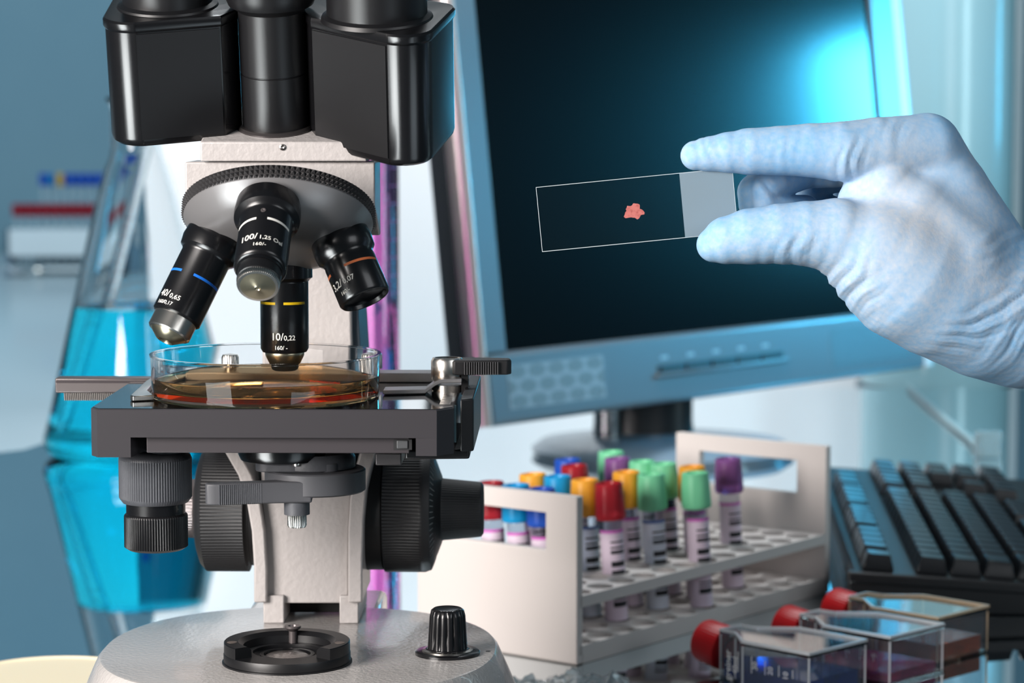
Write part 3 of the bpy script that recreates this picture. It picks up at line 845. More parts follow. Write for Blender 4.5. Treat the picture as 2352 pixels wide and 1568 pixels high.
# 40x
objective(D40, [
    ('body', BLACK_GLOSS, [(0.001, -0.8), (1.12, -0.8), (1.16, -0.12), (1.18, 0.06), (1.12, 0.42), (1.02, 0.5), (0.98, 0.56), (R0 + 0.02, 0.62), (R0 + 0.02, 3.14), (0.86, 3.22), (0.001, 3.22)], 0),
    ('sleeve', STEEL, [(0.84, 3.20), (0.84, 3.80), (0.78, 3.86), (0.001, 3.86)], 0),
    ('tip', BRASSY, [(0.74, 3.84), (0.72, 3.88), (0.36, 4.16), (0.30, 4.18), (0.26, 4.12), (0.001, 4.12)], 0)],
    [(R0 + 0.02, 1.55, 1.65, -2, 80, PAINT_BLUE), (R0 + 0.02, 1.55, 1.65, -80, -33, PAINT_BLUE)],
    [('40/', 0.38, R0 + 0.02, 2.62, -49, 1.0), ('0,65', 0.27, R0 + 0.02, 2.68, -18, 1.0), ('160/0,17', 0.21, R0 + 0.02, 2.98, -38, 1.0)],
    label='black objective with blue band and steel nose on the left')
# 3.2x
objective(D32, [
    ('body', BLACK_GLOSS, [(0.001, -0.8), (1.12, -0.8), (1.16, -0.12), (1.18, 0.06), (1.14, 0.42), (1.02, 0.55), (0.98, 0.66), (1.0, 0.8), (1.0, 2.28), (0.94, 2.36), (0.86, 2.36), (0.82, 2.22), (0.001, 2.05)], 0)],
    [(1.0, 1.08, 1.18, -8, 78, PAINT_ORANGE), (1.0, 1.08, 1.18, -88, -52, PAINT_ORANGE)],
    [('3,2/', 0.40, 1.0, 1.66, -46, 1.0), ('0,07', 0.29, 1.0, 1.68, -11, 1.0), ('160/-', 0.22, 1.0, 2.05, -30, 1.0)],
    label='short black objective with orange band on the right')

# ---- upper block and binocular head
HT = math.radians(16.0)
UBY = -2.0
ubz0 = nzt + 0.03
ubz1 = mz(326, UBY)
ub = [(UBY, ubz0), (UBY, ubz1), (2.2, ubz1 + 4.2 * math.tan(HT)), (2.2, ubz0)]
upb = obj('head_mount', prism(ub, mx(460, UBY, 350), mx(842, UBY, 350), 'x'), WHITE_PAINT, MS, bevel=0.06, seg=3)
obj('mount_screw', xf(lathe([(0.12, 0), (0.12, 0.05), (0.07, 0.07), (0.001, 0.03)], 16), frame(mp(649, 338, UBY), (0, -1, 0), (1, 0, 0))), STEEL_DARK, upb)
HC = mp(634, 293, -0.1)
HC.z = ubz1 + (HC.y - UBY) * math.tan(HT)
HA = Vector((0, -math.sin(HT), math.cos(HT)))
HM = frame(HC, HA, (1, 0, 0))                       # local x right, y back, z up the head axis
obj('head_flange', xf(lathe([(0.001, -0.1), (1.48, -0.1), (1.48, 0.06), (1.40, 0.14), (0.001, 0.14)], 64), HM), mat('grey_flange', (70, 66, 66), 0.3, metal=0.6), MS)
hd = obj('hinge_tube', xf(lathe([(1.28, 0.1), (1.28, 2.2), (1.24, 2.22), (1.24, 2.24), (1.28, 2.27), (1.28, 4.65), (1.34, 4.72), (1.62, 4.9), (1.78, 5.3), (1.78, 8.0), (0.001, 8.0)], 72), HM), BLACK_SATIN, MS)
def round_poly(pts, rads, n=8):
    out = []
    m = len(pts)
    for i in range(m):
        p0, p1, p2 = Vector(pts[i - 1]), Vector(pts[i]), Vector(pts[(i + 1) % m])
        r = rads[i]
        if r <= 0:
            out.append(tuple(p1))
            continue
        d0, d2 = (p0 - p1).normalized(), (p2 - p1).normalized()
        a = d0.angle(d2)
        t = r / math.tan(a / 2)
        c = p1 + (d0 + d2).normalized() * (r / math.sin(a / 2))
        s, e = p1 + d0 * t - c, p1 + d2 * t - c
        a0 = math.atan2(s.y, s.x)
        da = math.atan2(e.y, e.x) - a0
        while da > PI: da -= 2 * PI
        while da < -PI: da += 2 * PI
        for k in range(n + 1):
            out.append((c.x + r * math.cos(a0 + da * k / n), c.y + r * math.sin(a0 + da * k / n)))
    return out
def prism_box(nm, pts, rads, hz0, hz1, eye, eye_r, flip):
    pl = round_poly([Vector(p) for p in pts], rads)
    n = len(pl)
    cx = sum(p[0] for p in pl) / n
    cy = sum(p[1] for p in pl) / n
    def sc_(k, dz=0):
        return [(cx + (p[0] - cx) * k, cy + (p[1] - cy) * k) for p in pl]
    # lower end pulled in so the outline rounds off towards the bottom
    rings = []
    for (k, z) in ((0.955, hz0), (0.985, hz0 + 0.10), (1.0, hz0 + 0.3), (1.0, hz1 - 0.42)):
        rings.append([(x, y, z) for x, y in sc_(k)])
    b = obj('prism_housing', xf(loft(rings), HM), BLACK_GLOSS, hd, smooth=30)
    rings = []
    for (k, z) in ((1.0, hz1 - 0.42), (1.008, hz1 - 0.40), (1.022, hz1 - 0.30), (1.022, hz1 - 0.08), (1.0, hz1), (0.93, hz1 + 0.02)):
        rings.append([(x, y, z) for x, y in sc_(k)])
    obj('housing_lid', xf(loft(rings), HM), BLACK_GLOSS, hd, smooth=30)
    EM = HM @ Matrix.Translation((eye[0], eye[1], hz1))
    obj('eyepiece_tube', xf(lathe([(0.001, -0.05), (eye_r + 0.25, -0.05), (eye_r + 0.18, 0.10), (eye_r, 0.2), (eye_r, 4.2), (eye_r * 0.9, 4.3), (0.001, 4.3)], 64), EM), BLACK_SATIN, hd)
    return b
L_PTS = [(-1.80, -1.15), (-4.88, -2.15), (-6.15, -2.40), (-6.3, 3.0), (-2.0, 3.2), (-1.3, 1.0), (-1.3, -0.1)]
R_PTS = [(1.62, -1.05), (4.62, -3.45), (5.90, -4.40), (7.0, 1.0), (2.4, 3.4), (1.3, 1.4), (1.22, 0.1)]
prism_box('left', L_PTS, [0.06, 0, 1.15, 0.8, 0.4, 0.2, 0.1], -0.15, 4.70, (-4.0, 0.4), 1.72, False)
prism_box('right', R_PTS, [0.06, 0, 1.05, 0.8, 0.4, 0.2, 0.1], -0.48, 4.60, (4.1, -1.0), 1.9, True)
# seam lines between front plate and rounded side of each housing
obj('front_plate', xf(prism([(-1.86, -1.165), (-4.86, -2.14), (-4.86, -2.18), (-1.86, -1.21)], 0.12, 4.22, 'z'), HM), BLACK_SATIN, hd)
obj('front_plate', xf(prism([(1.66, -1.08), (4.58, -3.42), (4.55, -3.455), (1.63, -1.12)], -0.2, 4.12, 'z'), HM), BLACK_SATIN, hd)

# ------------------------------------------------------------------ petri dish on the stage
dc = mp(611, 905, 0.15)
PDX, PDY, PDZ = dc.x, 0.12, SZ + 0.035
wp = MO + MNx * PDX + MNy * PDY
dish = thing('petri_dish', 'clear petri dish with orange red culture liquid on the microscope stage', 'dish', (wp.x, wp.y, PDZ), -YAW)
PR_ = 4.48
obj('dish_wall', lathe([(0.001, 0.06), (PR_ - 0.2, 0.06), (PR_ - 0.18, 0.0), (PR_ - 0.10, 0.0), (PR_ - 0.06, 0.1), (PR_, 1.58), (PR_ + 0.03, 1.60), (PR_ + 0.03, 1.66), (PR_ - 0.10, 1.66), (PR_ - 0.16, 0.16), (0.001, 0.16)], 128), PLASTIC, dish, smooth=50)
BROTH = mat('orange_broth', (255, 226, 186), 0.0, trans=0.985, ior=1.33, absorb=(1.5, 38.0, 110.0))
obj('culture_liquid', lathe([(0.001, 0.15), (PR_ - 0.15, 0.15), (PR_ - 0.11, 0.80), (PR_ - 0.19, 0.78), (PR_ - 0.27, 0.48), (PR_ - 0.5, 0.34), (0.001, 0.32)], 128), BROTH, dish, smooth=50, label='orange red liquid')
fle = []
for k in range(34):
    a, r = random.uniform(0, 2 * PI), 2.2 * math.sqrt(random.random())
    x, y = r * math.cos(a) + 0.5, r * math.sin(a) - 1.0
    w, h = random.uniform(0.03, 0.16), random.uniform(0.02, 0.06)
    fle.append(xf(lathe([(0.001, 0), (w, 0.004), (w * 0.7, 0.01), (0.001, 0.014)], 8), Matrix.Translation((x, y, 0.32)) @ Matrix.Scale(h / w, 4, (0, 1, 0))))
obj('colony_flecks', merge(*fle), mat('brown_flecks', (130, 62, 40), 0.6), dish)['kind'] = 'stuff'

# ================================================================== monitor
mA = P(1130, 981, 190.0)                                   # lower left corner of the front
_h = mA.z
mB = PZ(2133, 842, _h)                                     # lower right corner at the same height
MW = Vector((mB.x - mA.x, mB.y - mA.y, 0))
MLEN = MW.length
mw = MW.normalized()
TILT = math.radians(7.0)
mn = Vector((mw.y, -mw.x, 0))                              # horizontal normal towards the viewer
mup = (Vector((0, 0, 1)) * math.cos(TILT) - mn * math.sin(TILT)).normalized()
mnn = mw.cross(mup).normalized()
MHGT = MLEN * 0.80
mon_c = (mA + mB) / 2 - mn * 7.0
mon = thing('computer_monitor', 'silver framed flat computer monitor with a dark screen behind the rack', 'monitor', (mon_c.x, mon_c.y, 0.02))
MM = Matrix((mw, mup, mnn)).transposed().to_4x4()           # local x along width, y up the screen, z towards the viewer
MM.translation = mA - Vector((mon_c.x, mon_c.y, 0.02))
def mloc(u, v):
    """place on the screen plane in monitor coordinates"""
    r = Vector(_ray(u, v))
    c = Vector((0, 0, CAM_H))
    t = (mA - c).dot(mnn) / r.dot(mnn)
    p = c + r * t - mA
    return p.dot(mw), p.dot(mup)
SILVER = mat('silver_plastic', (104, 116, 124), 0.36, metal=0.25)
SILVER_E = mat('silver_edge', (190, 182, 180), 0.30, metal=0.6)
DARKP = mat('dark_monitor_plastic', (34, 40, 46), 0.45)
SCREEN = mat('dark_screen', (1, 2, 4), 0.155, spec=0.34, ior=1.5)
s0 = mloc(1163, 806)
s1 = mloc(2062, 692)
sl, sr, sb_ = s0[0], s1[0], s0[1]
st_ = MHGT - (sl + 0.5)
# front frame as four bars round the screen
fd = 1.6
obj('bezel', xf(box(0, MLEN, 0, sb_, -fd, 0), MM), SILVER, mon, bevel=0.4, seg=3, label='wide lower bezel')
obj('bezel', xf(box(0, MLEN, st_, MHGT, -fd, 0), MM), SILVER, mon, bevel=0.4, seg=3)
obj('bezel', xf(box(0.02, sl, sb_, st_, -fd, -0.01), MM), SILVER, mon)
obj('bezel', xf(box(sr, MLEN - 0.02, sb_, st_, -fd, -0.01), MM), SILVER, mon)
obj('screen', xf(box(sl - 0.1, sr + 0.1, sb_ - 0.1, st_ + 0.1, -fd, -0.35), MM), SCREEN, mon, smooth=0)
obj('side_rim', xf(loft([[(0.08, y, 0.02), (-0.1, y, 0.05), (-0.5, y, -0.22), (-0.7, y, -0.8), (-0.7, y, -1.3), (0.08, y, -1.3)] for y in (0.05, MHGT - 0.05)]), MM), SILVER_E, mon, smooth=60)
obj('side_rim', xf(loft([[(MLEN - 0.6, y, 0.02), (MLEN + 0.3, y, 0.12), (MLEN + 1.3, y, -0.35), (MLEN + 1.5, y, -1.2), (MLEN + 1.5, y, -2.2), (MLEN - 0.6, y, -2.2)] for y in (0.05, MHGT - 0.05)]), MM), mat('white_rim', (225, 224, 224), 0.4), mon, smooth=60)
obj('back_shell', xf(loft([[(-0.65, -0.02, -1.3), (MLEN + 1.2, -0.02, -1.3), (MLEN + 1.2, MHGT, -1.3), (-0.65, MHGT, -1.3)], [(-0.8, 0.02, -3.2), (MLEN + 1.2, 0.02, -3.2), (MLEN + 1.2, MHGT, -3.2), (-0.8, MHGT, -3.2)], [(8, 6, -7.5), (MLEN - 8, 6, -7.5), (MLEN - 8, MHGT - 6, -7.5), (8, MHGT - 6, -7.5)]]), MM), DARKP, mon, smooth=20, bevel=0.3)
# speaker grilles: perforated plates
def grille_mat(name, base, hole, sx, sy, clusters=False):
    m = mat(name, base, 0.5, metal=0.2)
    nt = m.node_tree
    b = nt.nodes['Principled BSDF']
    tc = nt.nodes.new('ShaderNodeTexCoord')
    mp_ = nt.nodes.new('ShaderNodeMapping')
    mp_.inputs['Scale'].default_value = (sx, sy, 1)
    nt.links.new(tc.outputs['UV'], mp_.inputs['Vector'])
    sep = nt.nodes.new('ShaderNodeSeparateXYZ')
    nt.links.new(mp_.outputs[0], sep.inputs[0])
    outs = []
    for k in (0, 1):
        fr = nt.nodes.new('ShaderNodeMath'); fr.operation = 'FRACT'
        nt.links.new(sep.outputs[k], fr.inputs[0])
        sb2 = nt.nodes.new('ShaderNodeMath'); sb2.operation = 'SUBTRACT'; sb2.inputs[1].default_value = 0.5
        nt.links.new(fr.outputs[0], sb2.inputs[0])
        ab = nt.nodes.new('ShaderNodeMath'); ab.operation = 'ABSOLUTE'
        nt.links.new(sb2.outputs[0], ab.inputs[0])
        outs.append(ab)
    mx_ = nt.nodes.new('ShaderNodeMath'); mx_.operation = 'MAXIMUM'
    nt.links.new(outs[0].outputs[0], mx_.inputs[0])
    nt.links.new(outs[1].outputs[0], mx_.inputs[1])
    lt = nt.nodes.new('ShaderNodeMath'); lt.operation = 'LESS_THAN'; lt.inputs[1].default_value = 0.32
    nt.links.new(mx_.outputs[0], lt.inputs[0])
    mixn = nt.nodes.new('ShaderNodeMix'); mixn.data_type = 'RGBA'
    mixn.inputs[6].default_value = (*lin(base), 1)
    mixn.inputs[7].default_value = (*lin(hole), 1)
    fac = lt
    if clusters:                      # the holes come in staggered round clusters
        uvs = nt.nodes.new('ShaderNodeSeparateXYZ')
        nt.links.new(tc.outputs['UV'], uvs.inputs[0])
        def mth(op, a, b=None, c=None):
            n = nt.nodes.new('ShaderNodeMath'); n.operation = op
            for i, q in enumerate((a, b, c)):
                if q is None:
                    continue
                if isinstance(q, (int, float)):
                    n.inputs[i].default_value = q
                else:
                    nt.links.new(q, n.inputs[i])
            return n.outputs[0]
        vv_ = mth('MULTIPLY', uvs.outputs[1], 3.0)
        row = mth('FLOOR', vv_)
        par = mth('MODULO', row, 2.0)
        uu_ = mth('MULTIPLY_ADD', par, 0.5, mth('MULTIPLY', uvs.outputs[0], 5.0))
        fx = mth('SUBTRACT', mth('FRACT', uu_), 0.5)
        fy = mth('SUBTRACT', mth('FRACT', vv_), 0.5)
        dd = mth('SQRT', mth('ADD', mth('MULTIPLY', fx, fx), mth('MULTIPLY', fy, fy)))
        inside = mth('LESS_THAN', dd, 0.43)
        fac = nt.nodes.new('ShaderNodeMath'); fac.operation = 'MULTIPLY'
        nt.links.new(lt.outputs[0], fac.inputs[0]); nt.links.new(inside, fac.inputs[1])
    nt.links.new(fac.outputs[0], mixn.inputs[0])
    nt.links.new(mixn.outputs[2], b.inputs['Base Color'])
    return m
def uv_plate(o, axis_u, axis_v):
    me = o.data
    uv = me.uv_layers.new(name='uv')
    co = [v.co for v in me.vertices]
    us = [c.dot(axis_u) for c in co]
    vs = [c.dot(axis_v) for c in co]
    u0, u1, v0, v1 = min(us), max(us), min(vs), max(vs)
    for l in me.loops:
        uv.data[l.index].uv = ((us[l.vertex_index] - u0) / (u1 - u0), (vs[l.vertex_index] - v0) / (v1 - v0))
GR1 = grille_mat('speaker_mesh', (140, 142, 144), (38, 48, 56), 46, 20, True)
GR2 = grille_mat('speaker_mesh_fine', (110, 128, 136), (40, 60, 72), 30, 18)
for (ua, va, ub_, vb, gm) in ((1170, 865, 1390, 958, GR1), (1908, 772, 2088, 852, GR2)):
    # corners measured along the leaning bezel
    (xa, ya) = mloc(ua, (va + vb) / 2 + (6 if ua < 1500 else 4))
    (xb, yb) = mloc(ub_, (va + vb) / 2 - (26 if ua < 1500 else 14))
    y0, y1 = sb_ * 0.20, sb_ * 0.80
    g = obj('speaker_grille', xf(box(xa, xb, y0, y1, -0.1, 0.03), MM), gm, mon, smooth=0)
    uv_plate(g, mw, mup)
# button strip: recessed slot with buttons and lit lower lip
xa, ya = mloc(1512, 872)
xb, yb = mloc(1800, 832)
slot = obj('button_slot', xf(box(xa, xb, sb_ * 0.44, sb_ * 0.56, -0.2, 0.05), MM), mat('slot_dark', (26, 52, 66), 0.4), mon, bevel=0.05)
obj('slot_lip', xf(box(xa - 0.3, xb + 0.3, sb_ * 0.38, sb_ * 0.44, -0.1, 0.30), MM), SILVER, slot, bevel=0.1, seg=3)
for k in range(5):
    x = xa + (xb - xa) * (k + 0.08) / 5.0
    obj('button', xf(box(x, x + (xb - xa) * 0.16, sb_ * 0.45, sb_ * 0.54, 0.0, 0.16), MM), DARKP, slot, bevel=0.03)
    obj('button_mark', xf(box(x + 0.3, x + 1.2, sb_ * 0.64, sb_ * 0.69, 0.0, 0.012), MM), mat('pale_print', (150, 178, 190), 0.6), mon, smooth=0)
# stand
nk0 = P(1480, 1000, 213)
nx_, ny_ = nk0.x - mon_c.x, 213 - mon_c.y
def ell(cx, cy, a, b, z, n=40):
    return [(cx + a * math.cos(2 * PI * i / n), cy + b * math.sin(2 * PI * i / n), z) for i in range(n)]
obj('neck', loft([ell(nx_, ny_ + 2, 4.3, 2.6, 0.8), ell(nx_, ny_ + 2, 4.1, 2.4, 2.5), ell(nx_, ny_ + 2.5, 4.1, 2.4, 14)]), mat('dark_stand', (30, 34, 38), 0.28, coat=0.3), mon, smooth=40)
obj('neck_sleeve', loft([ell(nx_ - 3.1, ny_ - 0.8, 1.1, 1.1, 0.8), ell(nx_ - 3.1, ny_ - 0.8, 1.05, 1.05, 9)]), mat('stand_chrome', (150, 150, 152), 0.25, metal=0.9), mon, smooth=40)
obj('foot', loft([ell(nx_ + 1.5, ny_, 10.6, 9.0, 0.0, 64), ell(nx_ + 1.5, ny_, 10.8, 9.2, 0.5, 64), ell(nx_ + 1.5, ny_, 10.0, 8.4, 1.1, 64), ell(nx_ + 1.5, ny_ + 0.5, 5.0, 4.0, 1.6, 64)]), mat('blue_grey_foot', (118, 142, 160), 0.3, coat=0.3), mon, smooth=40)

# ================================================================== keyboard
KA = math.radians(4.0)
KO = PZ(1948, 1408, 0.0)
kb = thing('keyboard', 'black computer keyboard seen end on at the right edge', 'keyboard', (KO.x, KO.y, 0.02), -KA)
KBM = mat('keyboard_black', (14, 15, 18), 0.42)
KEYM = mat('key_black', (17, 19, 23), 0.32, coat=0.1)
KW, KL = 16.0, 43.0                    # local x = across (F-row on the left), local y = along the rows, away from the viewer
def kz(x):                              # slope from the F-row (high) to the space bar (low)
    return 2.35 - 0.055 * x
body = []
prof = [(0, 0.0), (KW, 0.0), (KW, kz(KW) - 0.25), (KW - 0.3, kz(KW)), (0.3, kz(0)), (0, kz(0) - 0.25)]
kbody = obj('case', prism(prof, 0, KL, 'y'), KBM, kb, bevel=0.1)
obj('end_lip', prism([(-0.1, kz(0) - 0.55), (KW, kz(KW) - 0.55), (KW, kz(KW) + 0.08), (-0.1, kz(0) + 0.08)], -0.35, 0.35, 'y'), KBM, kb, bevel=0.15, seg=3)
obj('channel', prism([(2.85, kz(2.85)), (3.75, kz(3.75)), (3.75, kz(3.75) + 0.02), (2.85, kz(2.85) + 0.02)], 0.5, KL - 0.5, 'y'), mat('blue_black_satin', (40, 60, 70), 0.45), kb, smooth=0)
def key_mesh(w, l, h):
    b = [(-w / 2, -l / 2, 0), (w / 2, -l / 2, 0), (w / 2, l / 2, 0), (-w / 2, l / 2, 0)]
    t = [(-w * 0.36, -l * 0.38, h), (w * 0.38, -l * 0.38, h * 0.94), (w * 0.38, l * 0.38, h * 0.94), (-w * 0.36, l * 0.38, h)]
    md = [(x * 0.98, y * 0.98, 0.25) for x, y, z in b]
    return make_mesh('key', loft([b, md, t]), KEYM, 30)
KM = {}
def key(x, y, w, l, h=1.0):
    k = (round(w, 2), round(l, 2), round(h, 2))
    if k not in KM:
        KM[k] = key_mesh(*k)
        o = bpy.data.objects.new('key', KM[k])
    else:
        o = bpy.data.objects.new('key', KM[k])
    COL.objects.link(o)
    o.parent = kb
    o.location = Vector((x, y, kz(x) + 0.01)) * S
    o.rotation_euler = (0, math.atan(0.055), 0)
    bv = o.modifiers.new('bevel', 'BEVEL'); bv.width = 0.06 * S; bv.segments = 2; bv.limit_method = 'ANGLE'
KP = 1.9
y0 = 1.6
# F-row in groups
fy = y0
for k in range(16):
    key(1.7, fy, 1.75, 1.78)
    fy += KP + (0.9 if k in (0, 4, 8, 12) else 0)
for r in range(5):
    x = 4.75 + r * KP
    y = y0 + (0.0, 0.45, 0.6, 0.9, 0.2)[r]
    if r == 4:
        for (l, n) in ((2.3, 3), (11.2, 1), (2.3, 3)):
            for _ in range(n):
                key(x, y + l / 2 - 0.9, 1.75, l - 0.12)
                y += l
    else:
        first = (1.8, 2.7, 3.2, 4.2)[r]
        key(x, y0 + first / 2 - 0.9, 1.75, first - 0.12)
        y = y0 + first
        for k in range(12):
            key(x, y, 1.75, 1.78)
            y += KP
        last = 29.2 - y
        if last > 1.2:
            key(x, y + last / 2 - 0.9, 1.75, last - 0.12)
    # navigation block and number pad
    for k in range(3):
        if r in (0, 1, 4) or (r == 3 and k == 1):
            key(x, 31.0 + k * KP, 1.75, 1.78)
    for k in range(3):
        key(x, 37.2 + k * KP, 1.75, 1.78)
cable_pts = [PZ(2250, 1032, 0.5), PZ(2232, 1010, 0.35), PZ(2170, 960, 0.3), PZ(2120, 918, 0.3), PZ(2088, 889, 0.3)]
CLEARP = mat('clear_sleeve', (190, 215, 222), 0.12, trans=0.7, ior=1.3)
obj('cable', tube([Matrix.Rotation(KA, 4, 'Z') @ (p - Vector((KO.x, KO.y, 0.02))) for p in cable_pts], 0.28, 10), mat('pale_cable', (150, 188, 198), 0.35), kb)
ca = Matrix.Rotation(KA, 4, 'Z') @ (PZ(2252, 1035, 0.5) - Vector((KO.x, KO.y, 0.02)))
obj('cable_clip', prism(rounded_rect(-1.1, 1.1, -0.7, 0.7, 0.3), 0, 2.1, 'z'), CLEARP, kb, bevel=0.1).location = Vector((ca.x + 0.6, ca.y, 0)) * S

# ================================================================== test tube rack
RC = PZ(1324, 1529, 0.0)
RD = PZ(1905, 1361, 0.0)
rl_ = (RD - RC).length
rdir = (RD - RC).normalized()
rang = math.atan2(rdir.y, rdir.x)
RLEN, RWID, RHT = rl_, 10.6, 8.75
rack = thing('test_tube_rack', 'white plastic test tube rack with handle windows beside the microscope', 'rack', (RC.x, RC.y, 0.02), rang)
RACKM = mat('white_rack_plastic', (222, 214, 210), 0.50)
def end_plate(x0, x1):
    # plate with a handle window: local y runs across the rack, z up
    wy0, wy1, wz0, wz1 = 2.0, RWID - 1.7, RHT - 2.95, RHT - 1.0
    o = [(0, 0), (RWID, 0), (RWID, RHT), (0, RHT)]
    w = [(wy0, wz0), (wy1, wz0), (wy1, wz1), (wy0, wz1)]
    v, f = [], []
    for x in (x0, x1):
        v += [(x, a, b) for a, b in o] + [(x, a, b) for a, b in w]
    for k in range(4):
        j = (k + 1) % 4
        f.append((k, j, 4 + j, 4 + k))
        f.append((8 + k, 8 + 4 + k, 8 + 4 + j, 8 + j))
        f.append((k, 8 + k, 8 + j, j))
        f.append((4 + k, 4 + j, 12 + j, 12 + k))
    return v, f
obj('end_plate', end_plate(0.0, 0.55), RACKM, rack, bevel=0.07, smooth=30)
obj('end_plate', end_plate(RLEN - 0.55, RLEN), RACKM, rack, bevel=0.07, smooth=30)
NCX, NCY = 12, 6
HP_X, HP_Y = 1.98, 1.73
def hole_pos(i, j):
    return 1.30 + HP_X * i, 0.89 + HP_Y * j
def holed(z0, z1, rad, through=True):
    v, f = [], []
    n = 16
    for i in range(NCX):
        for j in range(NCY):
            cx, cy = hole_pos(i, j)
            hx, hy = HP_X / 2, HP_Y / 2
            def sq(a):
                c, s = math.cos(a), math.sin(a)
                k = min(hx / abs(c) if abs(c) > 1e-6 else 1e9, hy / abs(s) if abs(s) > 1e-6 else 1e9)
                return cx + c * k, cy + s * k
            aa = [2 * PI * k / n for k in range(n)]
            corners = [math.atan2(sy * hy, sx * hx) % (2 * PI) for sx, sy in ((1, 1), (-1, 1), (-1, -1), (1, -1))]
            aa = sorted(set([round(a, 6) for a in aa + corners]))
            m = len(aa)
            b = len(v)
            for z in (z1, z0):
                v += [(*sq(a), z) for a in aa]
                v += [(cx + rad * math.cos(a), cy + rad * math.sin(a), z) for a in aa]
            for k in range(m):
                q = (k + 1) % m
                f.append((b + k, b + q, b + m + q, b + m + k))
                f.append((b + 2 * m + k, b + 3 * m + k, b + 3 * m + q, b + 2 * m + q))
                f.append((b + m + k, b + m + q, b + 3 * m + q, b + 3 * m + k))
    x0, x1, y0, y1 = 1.30 - HP_X / 2, 1.30 + HP_X * (NCX - 0.5), 0.89 - HP_Y / 2, 0.89 + HP_Y * (NCY - 0.5)
    g = (v, f)
    e = [box(x1, RLEN - 0.55, 0.0, RWID - 0.1, z0, z1), box(x0, x1, 0.0, y0, z0, z1), box(x0, x1, y1, RWID - 0.1, z0, z1)]
    return merge(g, *e)
obj('upper_shelf', holed(2.95, 3.55, 0.72), RACKM, rack, smooth=30)
low = obj('lower_shelf', merge(holed(0.45, 0.95, 0.71)), RACKM, rack, smooth=30)
obj('bottom_plate', box(0.55, RLEN - 0.55, 0.0, RWID - 0.1, 0.0, 0.45), RACKM, rack)

# ---- blood tubes with coloured caps
def label_mat(name, paper, edge):
    m = mat(name, paper, 0.55)
    nt = m.node_tree
    b = nt.nodes['Principled BSDF']
    tc = nt.nodes.new('ShaderNodeTexCoord')
    sep = nt.nodes.new('ShaderNodeSeparateXYZ')
    nt.links.new(tc.outputs['Object'], sep.inputs[0])
    at = nt.nodes.new('ShaderNodeMath'); at.operation = 'ARCTAN2'
    nt.links.new(sep.outputs[0], at.inputs[0])
    ng = nt.nodes.new('ShaderNodeMath'); ng.operation = 'MULTIPLY'; ng.inputs[1].default_value = -1
    nt.links.new(sep.outputs[1], ng.inputs[0])
    nt.links.new(ng.outputs[0], at.inputs[1])            # 0 towards the viewer, positive to the right
    def cmp_(src, val, op):
        n = nt.nodes.new('ShaderNodeMath'); n.operation = op; n.inputs[1].default_value = val
        nt.links.new(src, n.inputs[0]); return n.outputs[0]
    def mul(a, c):
        n = nt.nodes.new('ShaderNodeMath'); n.operation = 'MULTIPLY'
        nt.links.new(a, n.inputs[0]); nt.links.new(c, n.inputs[1]); return n.outputs[0]
    mask = mul(cmp_(at.outputs[0], -0.18, 'GREATER_THAN'), cmp_(at.outputs[0], 1.25, 'LESS_THAN'))
    mask = mul(mask, cmp_(sep.outputs[2], 0.013, 'GREATER_THAN'))
    mask = mul(mask, cmp_(sep.outputs[2], 0.050, 'LESS_THAN'))
    sc1 = cmp_(sep.outputs[2], 1000.0, 'MULTIPLY')
    fl_ = nt.nodes.new('ShaderNodeMath'); fl_.operation = 'FLOOR'
    nt.links.new(sc1, fl_.inputs[0])
    wn = nt.nodes.new('ShaderNodeTexWhiteNoise'); wn.noise_dimensions = '1D'
    nt.links.new(fl_.outputs[0], wn.inputs['W'])
    bars = mul(mask, cmp_(wn.outputs['Value'], 0.46, 'GREATER_THAN'))
    m1 = nt.nodes.new('ShaderNodeMix'); m1.data_type = 'RGBA'
    m1.inputs[6].default_value = (*lin(paper), 1); m1.inputs[7].default_value = (*lin((28, 28, 32)), 1)
    nt.links.new(bars, m1.inputs[0])
    # coloured line along the upper edge and a fold line
    top = cmp_(sep.outputs[2], 0.0533, 'GREATER_THAN')
    m2 = nt.nodes.new('ShaderNodeMix'); m2.data_type = 'RGBA'
    m2.inputs[7].default_value = (*lin(edge), 1)
    nt.links.new(top, m2.inputs[0]); nt.links.new(m1.outputs[2], m2.inputs[6])
    nt.links.new(m2.outputs[2], b.inputs['Base Color'])
    return m
LAB_PINK = label_mat('label_pink', (226, 208, 224), (205, 105, 190))
LAB_BLUE = label_mat('label_blue', (208, 214, 226), (90, 115, 170))
TUBEG = thin_mat('tube_plastic', (240, 241, 244), 1.35, 0.05)
BLOOD = mat('dark_blood', (64, 8, 14), 0.2, coat=0.3)
SERUM = mat('brown_serum', (150, 110, 60), 0.25, coat=0.3)
CAPS = {'red': (mat('cap_red', (205, 50, 62), 0.28, trans=0.5, ior=1.3), 0), 'yellow': (mat('cap_amber', (236, 164, 48), 0.42), 1), 'mint': (mat('cap_mint', (118, 206, 158), 0.45), 1),
        'purple': (mat('cap_violet', (168, 108, 178), 0.28, trans=0.5, ior=1.3), 0), 'sky': (mat('cap_sky', (10, 148, 205), 0.42), 1), 'blue': (mat('cap_blue', (26, 78, 178), 0.42), 1)}
PLUG = mat('rubber_plug', (70, 24, 40), 0.5)
ZT = 8.45                                               # cap top above the table
def rack_uv(u, v):
    """rack coordinates of a cap top seen at u, v"""
    p = PZ(u, v, ZT) - RC
    return p.dot(rdir), p.dot(Vector((-rdir.y, rdir.x, 0)))
